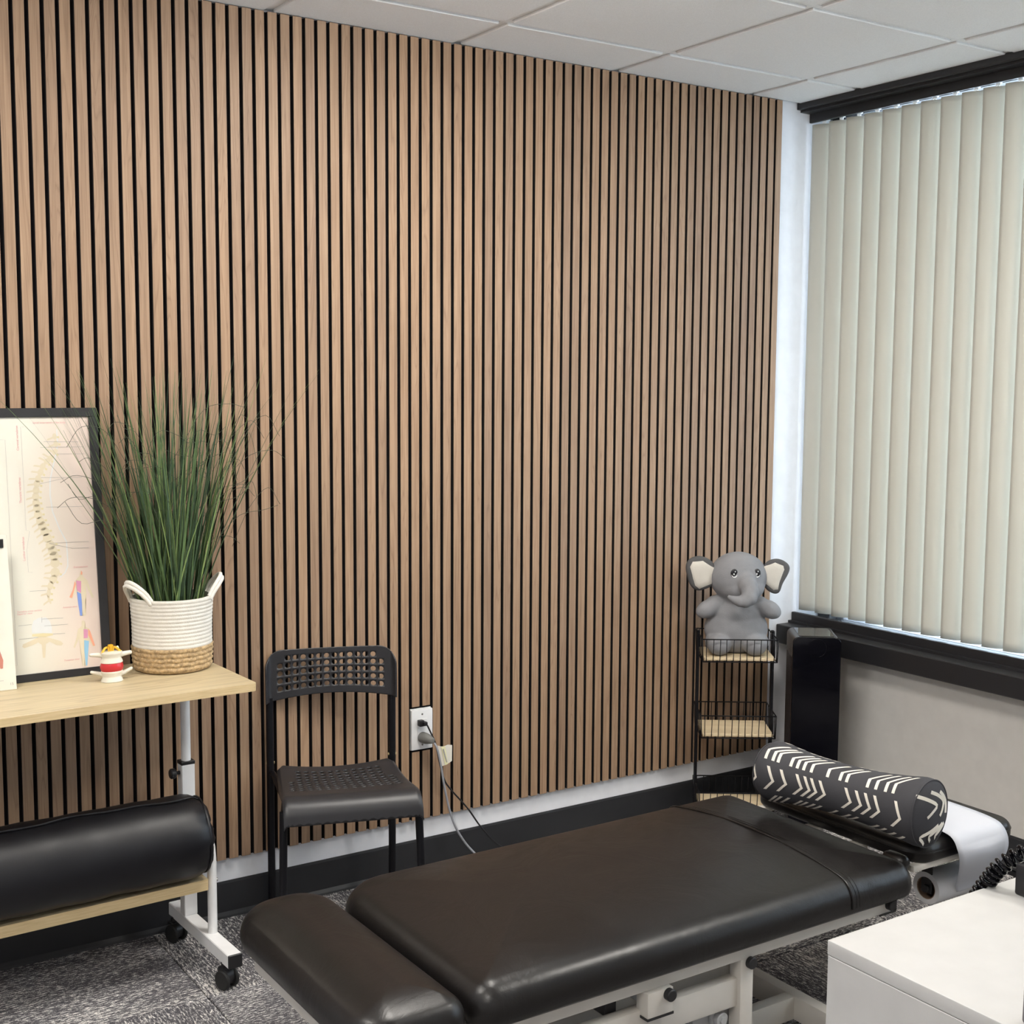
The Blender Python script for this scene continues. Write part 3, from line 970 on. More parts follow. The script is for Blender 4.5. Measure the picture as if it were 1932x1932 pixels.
# ---------------------------------------------------------------- vertebra model
root = thing('vertebra_model', 'small bone coloured vertebra model with red disc and yellow nerves', 'anatomical model', (-.371, -.198, .790))
def vert_body(z0):
    q = MB()
    q.lathe([(.0265, z0), (.0280, z0 + .001), (.0268, z0 + .006), (.0235, z0 + .012), (.0235, z0 + .015), (.0262, z0 + .022), (.0276, z0 + .026), (.0265, z0 + .028)], n=28, sy=.80)
    return q
q = vert_body(0)
q.tube([(-.016, .008, .016), (-.034, .010, .022), (-.048, .012, .026)], .005, 8, radii=[.006, .0052, .004])
q.tube([(.016, .008, .013), (.032, .008, .017), (.051, .006, .026)], .006, 8, radii=[.008, .0062, .0042])
q.ball((.051, .006, .026), .0045, .0045, .0045, 8, 6); q.ball((-.048, .012, .026), .004, .004, .004, 8, 6)
q.tube([(0, .018, .016), (0, .034, .012), (0, .046, .006)], .005, 8)
q.build('lower_vertebra', MAT['bone'], root, smooth=60)
q = MB()
prof = []
for i in range(7):
    a = math.pi * i / 6
    prof.append((.0262 + .0032 * math.sin(a), .0275 + .022 * i / 6))
rr = q.lathe(prof, n=48, sy=.80)
for row in rr:
    for i, v in enumerate(row):
        if i % 2:
            v.co.xy = v.co.xy * .982
q.build('disc', MAT['red'], root, smooth=30)
q = vert_body(.049)
q.tube([(-.016, .006, .066), (-.034, .008, .070), (-.050, .008, .0715)], .005, 8, radii=[.0065, .006, .0045])
q.tube([(.016, .008, .063), (.033, .008, .0665), (.049, .006, .0685)], .006, 8, radii=[.0075, .0065, .0055])
q.ball((.049, .006, .0685), .0055, .0055, .0055, 8, 6); q.ball((-.050, .008, .0715), .0045, .0045, .0045, 8, 6)
q.tube([(0, .018, .066), (0, .034, .062), (0, .046, .056)], .005, 8)
q.ball((.019, .012, .082), .004, .004, .006, 10, 8)
q.build('upper_vertebra', MAT['bone'], root, smooth=60)
q = MB()
q.tube([(0, .012, .070), (.001, .011, .082), (.001, .010, .092)], .007, 10)
for k in range(4):
    q.tube([(-.006 + .004 * k, .004, .074), (-.006 + .004 * k, .004, .090)], .0017, 6)
q.build('spinal_cord', MAT['yellow'], root, smooth=60)
q = MB()
q.tube(smooth_path([(-.002, .010, .084), (-.012, .008, .086), (-.020, .002, .080), (-.025, -.004, .074)]), .0032, 8)
q.tube(smooth_path([(.004, .010, .084), (.013, .006, .085), (.019, .000, .079), (.022, -.004, .075)]), .0034, 8)
q.build('nerve_root', MAT['yellow'], root, smooth=60)

# ---------------------------------------------------------------- potted grass
BX, BY = -.186, -.122
root = thing('potted_grass', 'artificial onion grass in a white rope basket with jute base', 'plant', (BX, BY, .790))
def coil_body(z0, z1, r0, r1, n_c, waist=0.0, bump=.0014):
    q = MB()
    prof = []
    k = n_c * 6
    for i in range(k + 1):
        t = i / k
        r = r0 + (r1 - r0) * t - waist * math.sin(math.pi * t)
        prof.append((r + bump * abs(math.sin(math.pi * t * n_c)), z0 + (z1 - z0) * t))
    return prof
b = MB()
prof = coil_body(.066, .196, .1035, .1085, 13, .002)
inner = [(r - .008, z) for r, z in reversed(prof[::3])]
b.lathe(prof + inner, n=64, cap0=False, cap1=False)
basket = b.build('basket', MAT['cotton'], root, smooth=60)
b = MB()
prof = [(.05, .0), (.092, .0), (.100, .004)] + coil_body(.006, .068, .1005, .1045, 5, 0, .0030)
rr = b.lathe(prof, n=96, cap1=False)
for k, row in enumerate(rr):
    for i, v in enumerate(row):
        ph = (v.co.z - .006) / .0124
        v.co.xy = v.co.xy * (1 + .010 * math.sin(i * 2 * math.pi / 6 + (math.pi if int(ph) % 2 else 0) + ph * 2.5) * (1 if v.co.z > .006 else 0))
b.build('jute_base', MAT['jute'], root, smooth=80)
b = MB(); b.lathe([(.096, .165), (.05, .172), (.004, .174)], n=32, cap0=False)
b.build('moss', MAT['soil'], root)
for s, a0, tall in ((-1, 196, .050), (1, -12, .052)):
    b = MB()
    pts = []
    for i in range(13):
        t = i / 12
        a = R(a0 - 26 + 52 * t)
        rr_ = .106 + .028 * math.sin(math.pi * t)
        pts.append((rr_ * math.cos(a), rr_ * math.sin(a), .186 + tall * math.sin(math.pi * t) ** .8))
    b.tube(pts, .0055, 8)
    b.tube([(p[0] * .97, p[1] * .97, p[2] + .009) for p in pts], .0055, 8)
    b.build('handle', MAT['cotton'], root, smooth=60)

def blade(p0, az, lean, length, w, droop, m, wob):
    q = MB()
    k = 9
    side = Vector((-math.sin(az + wob), math.cos(az + wob), 0))
    if side.dot(Vector((.86, -.5, 0))) < 0:
        side = -side
    out = Vector((math.cos(az), math.sin(az) * .42, 0))
    L, C, Q = [], [], []
    for i in range(k + 1):
        t = i / k
        p = p0 + Vector((0, 0, 1)) * (length * (t - .12 * droop * t * t * t)) * math.cos(lean * .6) + out * (length * math.sin(lean) * (t * .75 + droop * t * t * .8))
        ww = w * (1 - t) ** .55 * (.75 + .25 * math.sin(math.pi * min(1, t * 1.6)))
        ww = max(ww, .00025)
        L.append(q.bm.verts.new(p - side * ww))
        C.append(q.bm.verts.new(p + Vector((0, -.0010, 0)) * (1 - t)))
        Q.append(q.bm.verts.new(p + side * ww))
    for i in range(k):
        for a, c in ((L, C), (C, Q)):
            f = q.bm.faces.new((a[i], c[i], c[i + 1], a[i + 1])); f.smooth = True
    for v in q.bm.verts:
        lim = -BY - .006                      # stay in front of the slats and of the chart
        if v.co.x < -.135:
            lim = min(lim, -.109 + .115 * v.co.z - BY)
        if v.co.y > lim:
            v.co.y = lim - (v.co.y - lim) * .15
    return q
for i in range(290):
    rr_ = .085 * math.sqrt(rnd.random()); th = rnd.uniform(0, 2 * math.pi)
    p0 = Vector((rr_ * math.cos(th), rr_ * math.sin(th) * .8, .168))
    az = math.atan2(p0.y + rnd.gauss(0, .03), p0.x + rnd.gauss(0, .03))
    u = rnd.random()
    L = rnd.uniform(.32, .60) if u < .45 else rnd.uniform(.50, .70)
    lean = abs(rnd.gauss(.07, .06)) + .30 * (rr_ / .085) ** 1.3
    if u > .90:
        lean += .16
    if math.cos(az) < -.3:
        lean *= 1.22
    mi = rnd.choices((0, 1, 2), (5, 5, 1.6))[0]
    blade(p0, az, lean, L, rnd.uniform(.0020, .0040) if mi < 2 else rnd.uniform(.0016, .0030), rnd.uniform(.05, .50), mi, rnd.uniform(-.7, .7)).build('grass_blade', MAT['grass'][mi], root, recalc=False)
q = MB()
for i in range(46):                                     # hair-thin bent tips
    th = rnd.uniform(0, 2 * math.pi)
    x0 = rnd.uniform(-.20, .17); z0 = rnd.uniform(.34, .62) - .5 * abs(rnd.gauss(0, .1))
    s = 1 if x0 > 0 else -1
    if rnd.random() < .25: s = -s
    l = rnd.uniform(.06, .17)
    up = rnd.uniform(.02, .12)
    yy = rnd.uniform(-.06, .05) if x0 > -.02 else rnd.uniform(-.10, -.03)
    pts = smooth_path([(x0, yy, z0), (x0 + s * l * .35, yy - .004, z0 + up), (x0 + s * l * .75, yy - .008, z0 + up * rnd.uniform(.9, 1.7)), (x0 + s * l, yy - .01, z0 + up * rnd.uniform(.3, 2.0))], 4)
    q.tube(pts, .0006, 4)
o = q.build('grass_wisps', MAT['grass'][3], root)
o['kind'] = 'stuff'

# ================================================================ CHAIR
CO = Vector((.3045, -.095, 0))
chair = thing('stacking_chair', 'black plastic chair with perforated seat and back standing against the slats', 'chair', (CO.x, CO.y, 0), R(-18.5))
def perforated(xs, ts, hole, fmap, rfrac=.30, seg=6):
    """xs, ts: cell borders; hole(i, j) says which cells are punched"""
    q = MB()
    for i in range(len(xs) - 1):
        for j in range(len(ts) - 1):
            x0, x1, t0, t1 = xs[i], xs[i + 1], ts[j], ts[j + 1]
            bd = []
            for (ax, at), (bx, bt) in (((x0, t0), (x1, t0)), ((x1, t0), (x1, t1)), ((x1, t1), (x0, t1)), ((x0, t1), (x0, t0))):
                for k in range(seg):
                    u = k / seg
                    bd.append((ax + (bx - ax) * u, at + (bt - at) * u))
            vb = [q.bm.verts.new(fmap(*p)) for p in bd]
            cx, ct = (x0 + x1) / 2, (t0 + t1) / 2
            if hole(i, j):
                n = len(bd)
                rad_x, rad_t = (x1 - x0) * rfrac, (t1 - t0) * rfrac
                vc = []
                for p in bd:
                    a = math.atan2((p[1] - ct) / (t1 - t0), (p[0] - cx) / (x1 - x0))
                    vc.append(q.bm.verts.new(fmap(cx + rad_x * math.cos(a), ct + rad_t * math.sin(a))))
                for k in range(n):
                    q.bm.faces.new((vb[k], vb[(k + 1) % n], vc[(k + 1) % n], vc[k]))
            else:
                c = q.bm.verts.new(fmap(cx, ct))
                n = len(bd)
                for k in range(n):
                    q.bm.faces.new((vb[k], vb[(k + 1) % n], c))
    bmesh.ops.remove_doubles(q.bm, verts=q.bm.verts, dist=1e-5)
    return q
def frange(a, b_, n):
    return [a + (b_ - a) * i / n for i in range(n + 1)]
def round_corner(x, t, hw, h, Rc):
    """round the two upper corners of the plate |x|<=hw, t<=h"""
    ax = abs(x)
    if ax > hw - Rc and t > h - Rc:
        a, c = (ax - (hw - Rc)) / Rc, (t - (h - Rc)) / Rc
        nx, nt = a * math.sqrt(1 - c * c / 2), c * math.sqrt(1 - a * a / 2)
        ax, t = hw - Rc + nx * Rc, h - Rc + nt * Rc
    return math.copysign(ax, x), t
HB = .146
def back_map(x, t):
    x, t = round_corner(x, t, .192, HB, .052)
    z = .626 + .018 * (1 - (x / .192) ** 2) * (1 - t / HB) + t + .006 * t / HB
    y = .046 + .014 * (1 - (x / .192) ** 2) + .05 * t
    if abs(x) > .172:
        y -= .018 * ((abs(x) - .172) / .02) ** 2
    return Vector((x - .008, y - .026, z))
bx = [-.192, -.186, -.178, -.170] + frange(-.1596, .1596, 14) + [.170, .178, .186, .192]
bt = [0, .008, .014] + frange(.020, .132, 5)[0:] + [.139, HB]
ncol0, nrow0 = 4, 3
def back_hole(i, j):
    ii, jj = i - ncol0, j - nrow0
    if not (0 <= ii < 14 and 0 <= jj < 5):
        return False
    return not (jj == 4 and ii in (0, 13))
q = perforated(bx, bt, back_hole, back_map, .335)
o = q.build('backrest', MAT['chair'], chair, smooth=50)
md = o.modifiers.new('thickness', 'SOLIDIFY'); md.thickness = .0032; md.offset = -1
HW = .188
def seat_map(x, t):
    """t runs from the rear edge (0) to the front lip (.42) along the surface"""
    ax = x / HW
    w = HW * (.915 + .085 * min(1, t / .25))
    if t < .02:
        w -= .010 * (1 - t / .02)
    X = ax * w
    sag = -.014 * (1 - ax * ax) * max(0, 1 - t / .36)
    if t < .305:
        y, z = -t, .445 - .012 * math.sin(math.pi * min(1, t / .3)) + .004 * t / .3
    else:
        rr_ = .055
        a = (t - .305) / rr_
        amax = R(78)
        if a < amax:
            y = -.305 - rr_ * math.sin(a); z = .449 - rr_ * (1 - math.cos(a))
        else:
            d = (t - .305) - rr_ * amax
            y = -.305 - rr_ * math.sin(amax) - d * math.cos(amax); z = .449 - rr_ * (1 - math.cos(amax)) - d * math.sin(amax)
    edge = 0
    if abs(ax) > .93:
        edge = -.010 * ((abs(ax) - .93) / .07) ** 2
    return Vector((X + .004 * t / .3, y, z + sag + edge))
sx = [-HW, -.184, -.180, -.172] + frange(-.160, .160, 13) + [.172, .180, .184, HW]
st = [0, .008, .016, .024] + frange(.034, .236, 9) + [.255, .275, .295, .310, .325, .340, .355, .370, .385, .402]
def seat_hole(i, j):
    ii, jj = i - 4, j - 4
    if not (0 <= ii < 13 and 0 <= jj < 9):
        return False
    return not (ii in (0, 12) and jj < 4)
q = perforated(sx, st, seat_hole, seat_map, .30)
o = q.build('seat', MAT['chair'], chair, smooth=50)
md = o.modifiers.new('thickness', 'SOLIDIFY'); md.thickness = .0048; md.offset = -1
def leg(pts, r=.0108):
    q = MB(); q.tube(pts, r, 14)
    lo = q.build('leg', MAT['tube'], chair, smooth=50)
    p = Vector(pts[0])
    q = MB(); q.cyl((p.x, p.y, 0), (p.x, p.y, .014), r + .002, 14)
    q.build('foot_cap', MAT['rubber'], lo)
leg([(-.187, .030, .004), (-.187, .026, .40), (-.187, .026, .640)])
leg([(.174, .040, .004), (.174, .036, .40), (.174, .034, .640)])
leg([(-.186, -.330, .004), (-.178, -.298, .405)])
leg([(.200, -.345, .004), (.188, -.308, .405)])
q = MB()
for s, xb, xf in ((-1, -.187, -.178), (1, .174, .188)):
    q.tube([(xb, .030, .420), (xb * .96, 0, .418), (xf * .95, -.24, .414), (xf, -.300, .400)], .0085, 10)
q.tube([(-.178, -.296, .392), (.188, -.304, .392)], .008, 10)
q.build('seat_frame', MAT['tube'], chair, smooth=50)
q = MB()
for x in (-.187, .174):
    q.cyl((x - .0125, .028 if x < 0 else .035, .446), (x + .0125, .028 if x < 0 else .035, .446), .0042, 10, bev=.001)
q.build('bolt', MAT['brown_metal'], chair)

# ================================================================ OUTLET AND CORDS
root = thing('power_outlet', 'white duplex power outlet set into the slats right of the chair', 'outlet', (.647, 0, .470))
b = MB(); b.box(-.038, .038, -.006, .004, -.064, .064, bev=.0025)
b.build('cover_plate', MAT['whiteplastic'], root, smooth=40)
b = MB()
b.box(-.0175, .0175, -.0078, -.005, -.034, .034, bev=.001, seg=1)
b.build('receptacle', MAT['whiteplastic'], root)
b = MB()
for z in (-.049, .049):
    b.cyl((0, -.0068, z), (0, -.0055, z), .003, 10)
b.build('screw', MAT['chrome'], root)
b = MB(); b.box(-.037, .037, .004, .0105, -.066, .066, bev=.001, seg=1)
b.build('wall_box', MAT['whiteplastic'], root)

root = thing('grey_power_cord', 'grey power cord with round moulded plug in the lower outlet socket', 'cord', (0, 0, 0))
b = MB()
tf = Matrix.Rotation(R(8), 3, 'Y')
b.lathe([(.006, -.052), (.009, -.050), (.012, -.042), (.016, -.030), (.0175, -.018), (.0172, -.008), (.015, -.0075)], (0, 0, 0), 20, axis='Z')
pm = b.build('plug', MAT['greyrubber'], root, (.6465, -.006, .4455), smooth=50)
d = Vector((.028, -.045, -.010)).normalized()
for v in pm.data.vertices:
    p = v.co.copy(); t = -p.z - .0078
    v.co = Vector((p.x, 0, p.y)) + (Vector((0, -1, 0)) * .35 + d * .65) * max(t, 0) + Vector((0, -.002, 0))
pts = smooth_path([(.668, -.044, .432), (.6745, -.052, .415), (.688, -.052, .359), (.7035, -.05, .2795), (.727, -.05, .189), (.757, -.052, .122), (.800, -.06, .062), (.850, -.10, .012), (.92, -.20, .006), (1.02, -.42, .006)], 6)
b = MB(); b.tube(pts, .0036, 8); b.build('cable', MAT['greycable'], root, smooth=60)
b = MB()
tp = [(.681, -.054, .4255), (.696, -.058, .4195), (.718, -.054, .4225), (.736, -.050, .4175)]
bp_ = [(.6975, -.054, .3565), (.710, -.058, .3605), (.724, -.055, .364), (.735, -.051, .3675)]
va = [b.bm.verts.new(Vector(p) + Vector((-.006, 0, 0))) for p in tp]; vb = [b.bm.verts.new(Vector(p) + Vector((-.006, 0, 0))) for p in bp_]
for i in range(3):
    b.bm.faces.new((va[i], va[i + 1], vb[i + 1], vb[i]))
o = b.build('paper_tag', MAT['card'], root, recalc=False)
md = o.modifiers.new('t', 'SOLIDIFY'); md.thickness = .0006; md.offset = 1
b = MB()
for k, (u0, u1, mm) in enumerate(((.22, .48, 0), (.32, .40, 1))):
    A = lambda u, P_: Vector(P_[0]).lerp(Vector(P_[1]), u / .333) if u < .333 else Vector(P_[1]).lerp(Vector(P_[2]), (u - .333) / .333)
    off = Vector((-.006, -.0016 - .0004 * k, 0))
    g = [A(u0, tp), A(u1, tp), A(u1, bp_), A(u0, bp_)]
    g = [p + off for p in g]
    if k:
        c = sum(g, Vector()) / 4
        g = [c + (p - c) * Vector((1, 1, .75)) for p in g]
    f = b.bm.faces.new([b.bm.verts.new(p) for p in g]); f.material_index = mm
b.build('warning_print', [MAT['yellowlabel'], MAT['ink']], o, recalc=False)

root = thing('black_power_cord', 'thin black power cord with small plug in the upper outlet socket', 'cord', (0, 0, 0))
b = MB()
b.box(.628, .645, -.026, -.0065, .484, .504, bev=.003)
b.box(.639, .653, -.032, -.014, .486, .499, bev=.003)
b.build('plug', MAT['blackplastic'], root, smooth=40)
pts = smooth_path([(.650, -.027, .492), (.658, -.030, .475), (.679, -.034, .425), (.695, -.032, .36), (.711, -.033, .305), (.735, -.034, .268), (.793, -.04, .199), (.843, -.042, .128), (.902, -.05, .062), (.98, -.07, .010), (1.12, -.16, .005), (1.25, -.40, .005)], 6)
b = MB(); b.tube(pts, .0026, 8); b.build('cable', MAT['blackplastic'], root, smooth=60)

# ================================================================ TREATMENT TABLE
table = thing('treatment_table', 'low three-section treatment table with black vinyl pads on a cream steel frame', 'treatment table', (0, 0, 0))
PY, HY = -1.2125, .3275
Z1, RE, CR = .438, .056, .024
b = MB(); b.cushion(.514, PY, .614, HY, .350, Z1, (.06, .125, .055, .045), RE, crown=CR, reb=.022)
for v in b.bm.verts:                                   # soft hollows and a fuller middle
    k = max(0, min(1, (v.co.z - .40) / .05))
    v.co.z += k * .003 * mnoise.noise(Vector((v.co.x * 5, v.co.y * 6, 1)))
main = b.build('main_cushion', MAT['leather'], table, smooth=60)
def over_profile(x, lift):
    """points over the pad from near bottom edge to far bottom edge"""
    pts = []
    for z in (.372, .377, .381):
        pts.append((x, PY - HY - lift, z))
    for i in range(7):
        a = (math.pi / 2 - math.atan(2.2 * CR / (HY - RE))) * i / 6
        pts.append((x, PY - HY + RE * (1 - math.cos(a)) - lift * math.cos(a), Z1 - RE * (1 - math.sin(a)) + lift * math.sin(a)))
    for i in range(1, 12):
        A_ = math.pi / 2 - math.atan(2.2 * CR / (HY - RE))
        d0 = RE * (1 - math.cos(A_))
        y = -HY + d0 + (2 * HY - 2 * d0) * i / 12
        k = 1 - abs(y) / (HY - d0)
        pts.append((x, PY + y, Z1 - RE * (1 - math.sin(A_)) + CR * (1 - (1 - k) ** 2.2) + lift))
    far = [(p[0], 2 * PY - p[1], p[2]) for p in pts[:10]]
    return pts + far[::-1]
b = MB(); b.tube(over_profile(.898, .0008), .0034, 6)
b.build('seam_piping', MAT['leather'], main, smooth=60)
b = MB(); b.tube(over_profile(.912, .0), .0012, 5); b.tube(over_profile(.922, .0), .0010, 5)
b.build('stitch_line', MAT['leather'], main, smooth=60)
b = MB(); b.lathe([(.004, -.034), (.012, -.032), (.017, -.024), (.0185, -.01), (.0185, .02), (.012, .032), (.004, .034)], (1.128, -1.468, .418), 20, axis='Y')
b.build('end_roll', MAT['leather'], main, smooth=60)
b = MB(); b.cushion(-.226, PY, .1140, HY + .004, .346, .438, (.095, .112, .075, .05), .050, crown=.022, reb=.036)
b.build('foot_cushion', MAT['leather'], table, smooth=60)
b = MB(); b.cushion(1.369, -1.215, .196, .285, .400, .446, .055, .024, crown=.010, reb=.010)
head = b.build('head_cushion', MAT['leather'], table, smooth=60)
b = MB()
def ringpath(cx, cy, hx, hy, r, z, n=6):
    out = []
    for q, (sx, sy) in enumerate(((1, 1), (-1, 1), (-1, -1), (1, -1))):
        for i in range(n + 1):
            a = math.pi / 2 * (q + i / n)
            out.append((cx + sx * (hx - r) + r * math.cos(a), cy + sy * (hy - r) + r * math.sin(a), z))
    return out
b.tube(ringpath(1.369, -1.215, .1955, .2845, .055, .425), .0022, 6, closed=True)
b.build('seam_piping', MAT['leather'], head, smooth=60)
# upper frame
b = MB()
for y in (-1.487, -.963):
    b.box(-.13, 1.085, y - .019, y + .019, .314, .352, bev=.004)
for x in (-.11, .35, .75, 1.065):
    b.box(x - .019, x + .019, -1.47, -.98, .314, .351, bev=.004)
b.build('top_rail_frame', MAT['cream'], table, smooth=40)
b = MB()
b.box(-.27, -.13, -1.36, -1.322, .314, .345, bev=.003); b.box(-.27, -.13, -1.128, -1.09, .314, .345, bev=.003)
b.box(-.312, -.274, -1.46, -.978, .314, .346, bev=.003)
o = b.build('foot_section_bracket', MAT['cream'], table, smooth=40)
b = MB(); b.cyl((-.272, -1.01, .288), (-.272, -1.01, .315), .012, 14, bev=.002); b.build('foot_stop', MAT['rubber'], o, smooth=40)
for a_ in ((1.165, 1.53, -1.492, -1.470, .384, .400), (1.165, 1.53, -.98, -.958, .384, .400), (1.05, 1.20, -1.32, -1.28, .36, .399), (1.05, 1.20, -1.17, -1.13, .36, .399)):
    b = MB(); b.box(*a_, bev=.003)
    b.build('head_support', MAT['cream'], table, smooth=40)
b = MB(); b.box(1.085, 1.091, -1.507, -1.467, .313, .353, bev=.002)
b.box(1.03, 1.086, -1.5085, -1.506, .312, .316)
b.build('rail_end_cap', MAT['blackplastic'], table)
b = MB(); b.cyl((1.062, -1.500, .335), (1.062, -1.520, .335), .013, 16, bev=.002)
b.build('adjuster_knob', MAT['blackplastic'], table, smooth=40)
# bracket with knob, lifting posts, lower beam
b = MB(); b.box(.318, .386, -1.520, -1.482, .262, .316, bev=.002)
o = b.build('slide_bracket', MAT['cream'], table, smooth=40)
b = MB(); b.box(.317, .387, -1.521, -1.481, .2575, .2625); b.build('bracket_cap', MAT['blackplastic'], o)
b = MB(); b.cyl((.372, -1.518, .304), (.372, -1.534, .304), .013, 18, bev=.002); b.build('knob', MAT['blackplastic'], o, smooth=40)
for x in (.608, .02):
    b = MB(); b.box(x - .019, x + .019, -1.506, -1.470, .05, .316, bev=.003)
    o = b.build('post', MAT['cream'], table, smooth=40)
    b = MB(); b.cyl((x + .006, -1.505, .306), (x + .006, -1.519, .306), .013, 18, bev=.002); b.build('knob', MAT['blackplastic'], o, smooth=40)
    b = MB(); b.box(x - .019, x + .019, -.98, -.944, .05, .316, bev=.003)
    b.build('post', MAT['cream'], table, smooth=40)
b = MB(); b.box(.03, .60, -1.496, -1.466, .206, .272, bev=.006)
b.build('lower_beam', MAT['cream'], table, smooth=40)
b = MB(); b.box(.03, .60, -.984, -.954, .206, .272, bev=.006)
b.build('lower_beam', MAT['cream'], table, smooth=40)
b = MB(); b.box(.44, .575, -1.33, -1.20, .20, .292, bev=.010)
b.box(.44, .456, -1.335, -1.195, .19, .30, bev=.004)
b.build('motor_housing', MAT['motor'], table, smooth=40)
b = MB(); b.box(.25, .28, -1.466, -1.40, .262, .292, bev=.004)
b.build('stop_block', MAT['blackplastic'], table)
b = MB(); b.tube([(.30, -1.42, .17), (.52, -1.40, .14)], .022, 18); b.build('actuator_tube', MAT['steelblue'], table, smooth=40)
b = MB(); b.box(.49, .60, -1.465, -1.445, .075, .20, bev=.006); b.box(.535, .575, -1.475, -1.462, .17, .206, bev=.004)
o = b.build('gusset', MAT['motor'], table, smooth=40)
b = MB(); b.cyl((.555, -1.462, .182), (.555, -1.490, .182), .016, 18, bev=.002); b.cyl((.555, -1.490, .182), (.555, -1.494, .182), .009, 6)
b.build('pivot_bolt', MAT['motor'], o, smooth=30)
b = MB(); b.tube([(.20, -1.41, .185), (.31, -1.42, .171)], .028, 18); b.build('actuator_collar', MAT['brown_metal'], table, smooth=40)
# floor base
for x in (.935, -.10):
    b = MB(); b.box(x - .017, x + .017, -1.60, -.90, .022, .082, bev=.003)
    b.build('base_end_beam', MAT['cream'], table, smooth=40)
for y in (-1.335, -1.115):
    b = MB(); b.box(-.10, .93, y - .016, y + .016, .022, .080, bev=.003)
    b.build('base_long_beam', MAT['cream'], table, smooth=40)
for x in (.935, -.10):
    for y in (-1.57, -.93):
        b = MB(); b.cyl((x, y, 0), (x, y, .023), .018, 16, bev=.003); b.build('foot', MAT['rubber'], table, smooth=40)

# paper roll under the headrest and the sheet over it
root = thing('paper_roll', 'white exam paper roll under the headrest with its sheet drawn over the pad', 'paper roll', (1.445, -1.40, .280))
b = MB(); b.lathe([(.0285, -.115), (.041, -.115), (.042, -.113), (.042, .113), (.041, .115), (.0285, .115)], n=36, axis='X', cap0=False, cap1=False)
ro = b.build('roll', MAT['rollpaper'], root, smooth=40)
b = MB(); b.lathe([(.0262, -.114), (.0285, -.1145), (.0285, .1145), (.0262, .114)], n=24, axis='X', cap0=False, cap1=False)
rr = b.build('core', MAT['cardboard'], ro, smooth=40)
b = MB()
for s in (-1, 1):
    b.box(s * .118 - .0025 + (.006 if s < 0 else 0), s * .118 + .0025 + (.006 if s < 0 else 0), -.016, .016, -.012, .118, bev=.001, seg=1)
    b.cyl((s * .10, 0, 0), (s * .122, 0, 0), .010, 12)
hb = b.build('holder_arm', MAT['blackpaint'], root)
b = MB(); b.cyl((-.1155, -.004, .002), (-.119, -.004, .002), .0035, 10); b.build('screw', MAT['chrome'], hb)
prof = smooth_path([(-1.4415, .268, 0), (-1.452, .290, .1), (-1.482, .330, .35), (-1.515, .375, .7), (-1.527, .415, .9), (-1.513, .449, 1), (-1.475, .4615, 1), (-1.36, .466, 1), (-1.225, .467, 1), (-1.09, .466, 1), (-.985, .4605, 1), (-.945, .448, 1), (-.938, .425, 1)], 5)
b = MB()
rows = []
for p in prof:
    t = p.z
    xa = 1.400 - .118 * min(1, t * 1.05) ** .8; xb = 1.495 - .019 * t + .012 * math.sin(math.pi * t)
    row = []
    for k in range(11):
        u = k / 10
        wob = .0012 * math.sin(u * 8 + p.x * 20)
        row.append(b.bm.verts.new(Vector((xa + (xb - xa) * u, p.x + (wob if t < .9 else 0) - (.006 * math.sin(math.pi * u) if .2 < t < .95 else 0), p.y + (abs(wob) * .6 if t >= .9 else 0)))))
    rows.append(row)
for a, c in zip(rows, rows[1:]):
    for k in range(10):
        f = b.bm.faces.new((a[k], a[k + 1], c[k + 1], c[k])); f.smooth = True
for v in b.bm.verts:
    v.co -= Vector((1.445, -1.40, .280))
o = b.build('sheet', MAT['paper'], root)
md = o.modifiers.new('t', 'SOLIDIFY'); md.thickness = .0004; md.offset = 1

# patterned pillow
PF, PN = Vector((1.090, -1.062, 0)), Vector((1.158, -1.528, 0))
PLEN = (PN - PF).length + .008
root = thing('bolster_pillow', 'charcoal bolster pillow printed with cream chevrons lying across the table', 'pillow', (PF.x, PF.y, .5455), math.atan2(PN.y - PF.y, PN.x - PF.x))
def prad(x):
    u = max(0, min(1, x / PLEN))
    r = .064 + .0235 * abs(2 * u - 1) ** 2.2
    e = .050
    if x < e:
        r *= math.sqrt(max(0, 1 - ((e - x) / e) ** 2 * .62))
    if x > PLEN - .028:
        r *= 1 - .10 * ((x - PLEN + .028) / .028) ** 2
    return r
def psurf(x, th, off=0.0):
    r = prad(x) + off
    r *= 1 + .012 * mnoise.noise(Vector((x * 14, math.cos(th) * 1.6, math.sin(th) * 1.6)))
    z = r * math.sin(th)
    if z < -.080:
        z = -.080 + (z + .080) * .3
    return Vector((x, r * math.cos(th), z))
b = MB()
n = 48
rings = []
xs = [0.0005] + [PLEN * (i / 44) for i in range(1, 45)]
for x in xs:
    rings.append([b.bm.verts.new(psurf(x, 2 * math.pi * i / n)) for i in range(n)])
for a, c in zip(rings, rings[1:]):
    b.bridge(a, c)
def endcap(row, sgn, bulge):
    prev = row
    base = [v.co.copy() for v in row]
    x0 = base[0].x
    for s in (.9, .7, .45, .2, .03):
        nr = [b.bm.verts.new(Vector((x0 + sgn * bulge * (1 - s * s), p.y * s, p.z * s))) for p in base]
        b.bridge(prev, nr) if sgn > 0 else b.bridge(nr, prev)
        prev = nr
    b.cap(prev, 0, sgn < 0)
endcap(rings[-1], 1, .020)
endcap(rings[0], -1, .022)
cover = b.build('cover', MAT['canvas'], root, smooth=70)
b = MB()
b.tube([psurf(PLEN - .001, 2 * math.pi * i / 60, .001) for i in range(60)], .0022, 6, closed=True)
b.tube([psurf(.012, 2 * math.pi * i / 60, .001) for i in range(60)], .0020, 6, closed=True)
b.build('piping', MAT['canvas'], cover, smooth=60)
SW_ = .0085
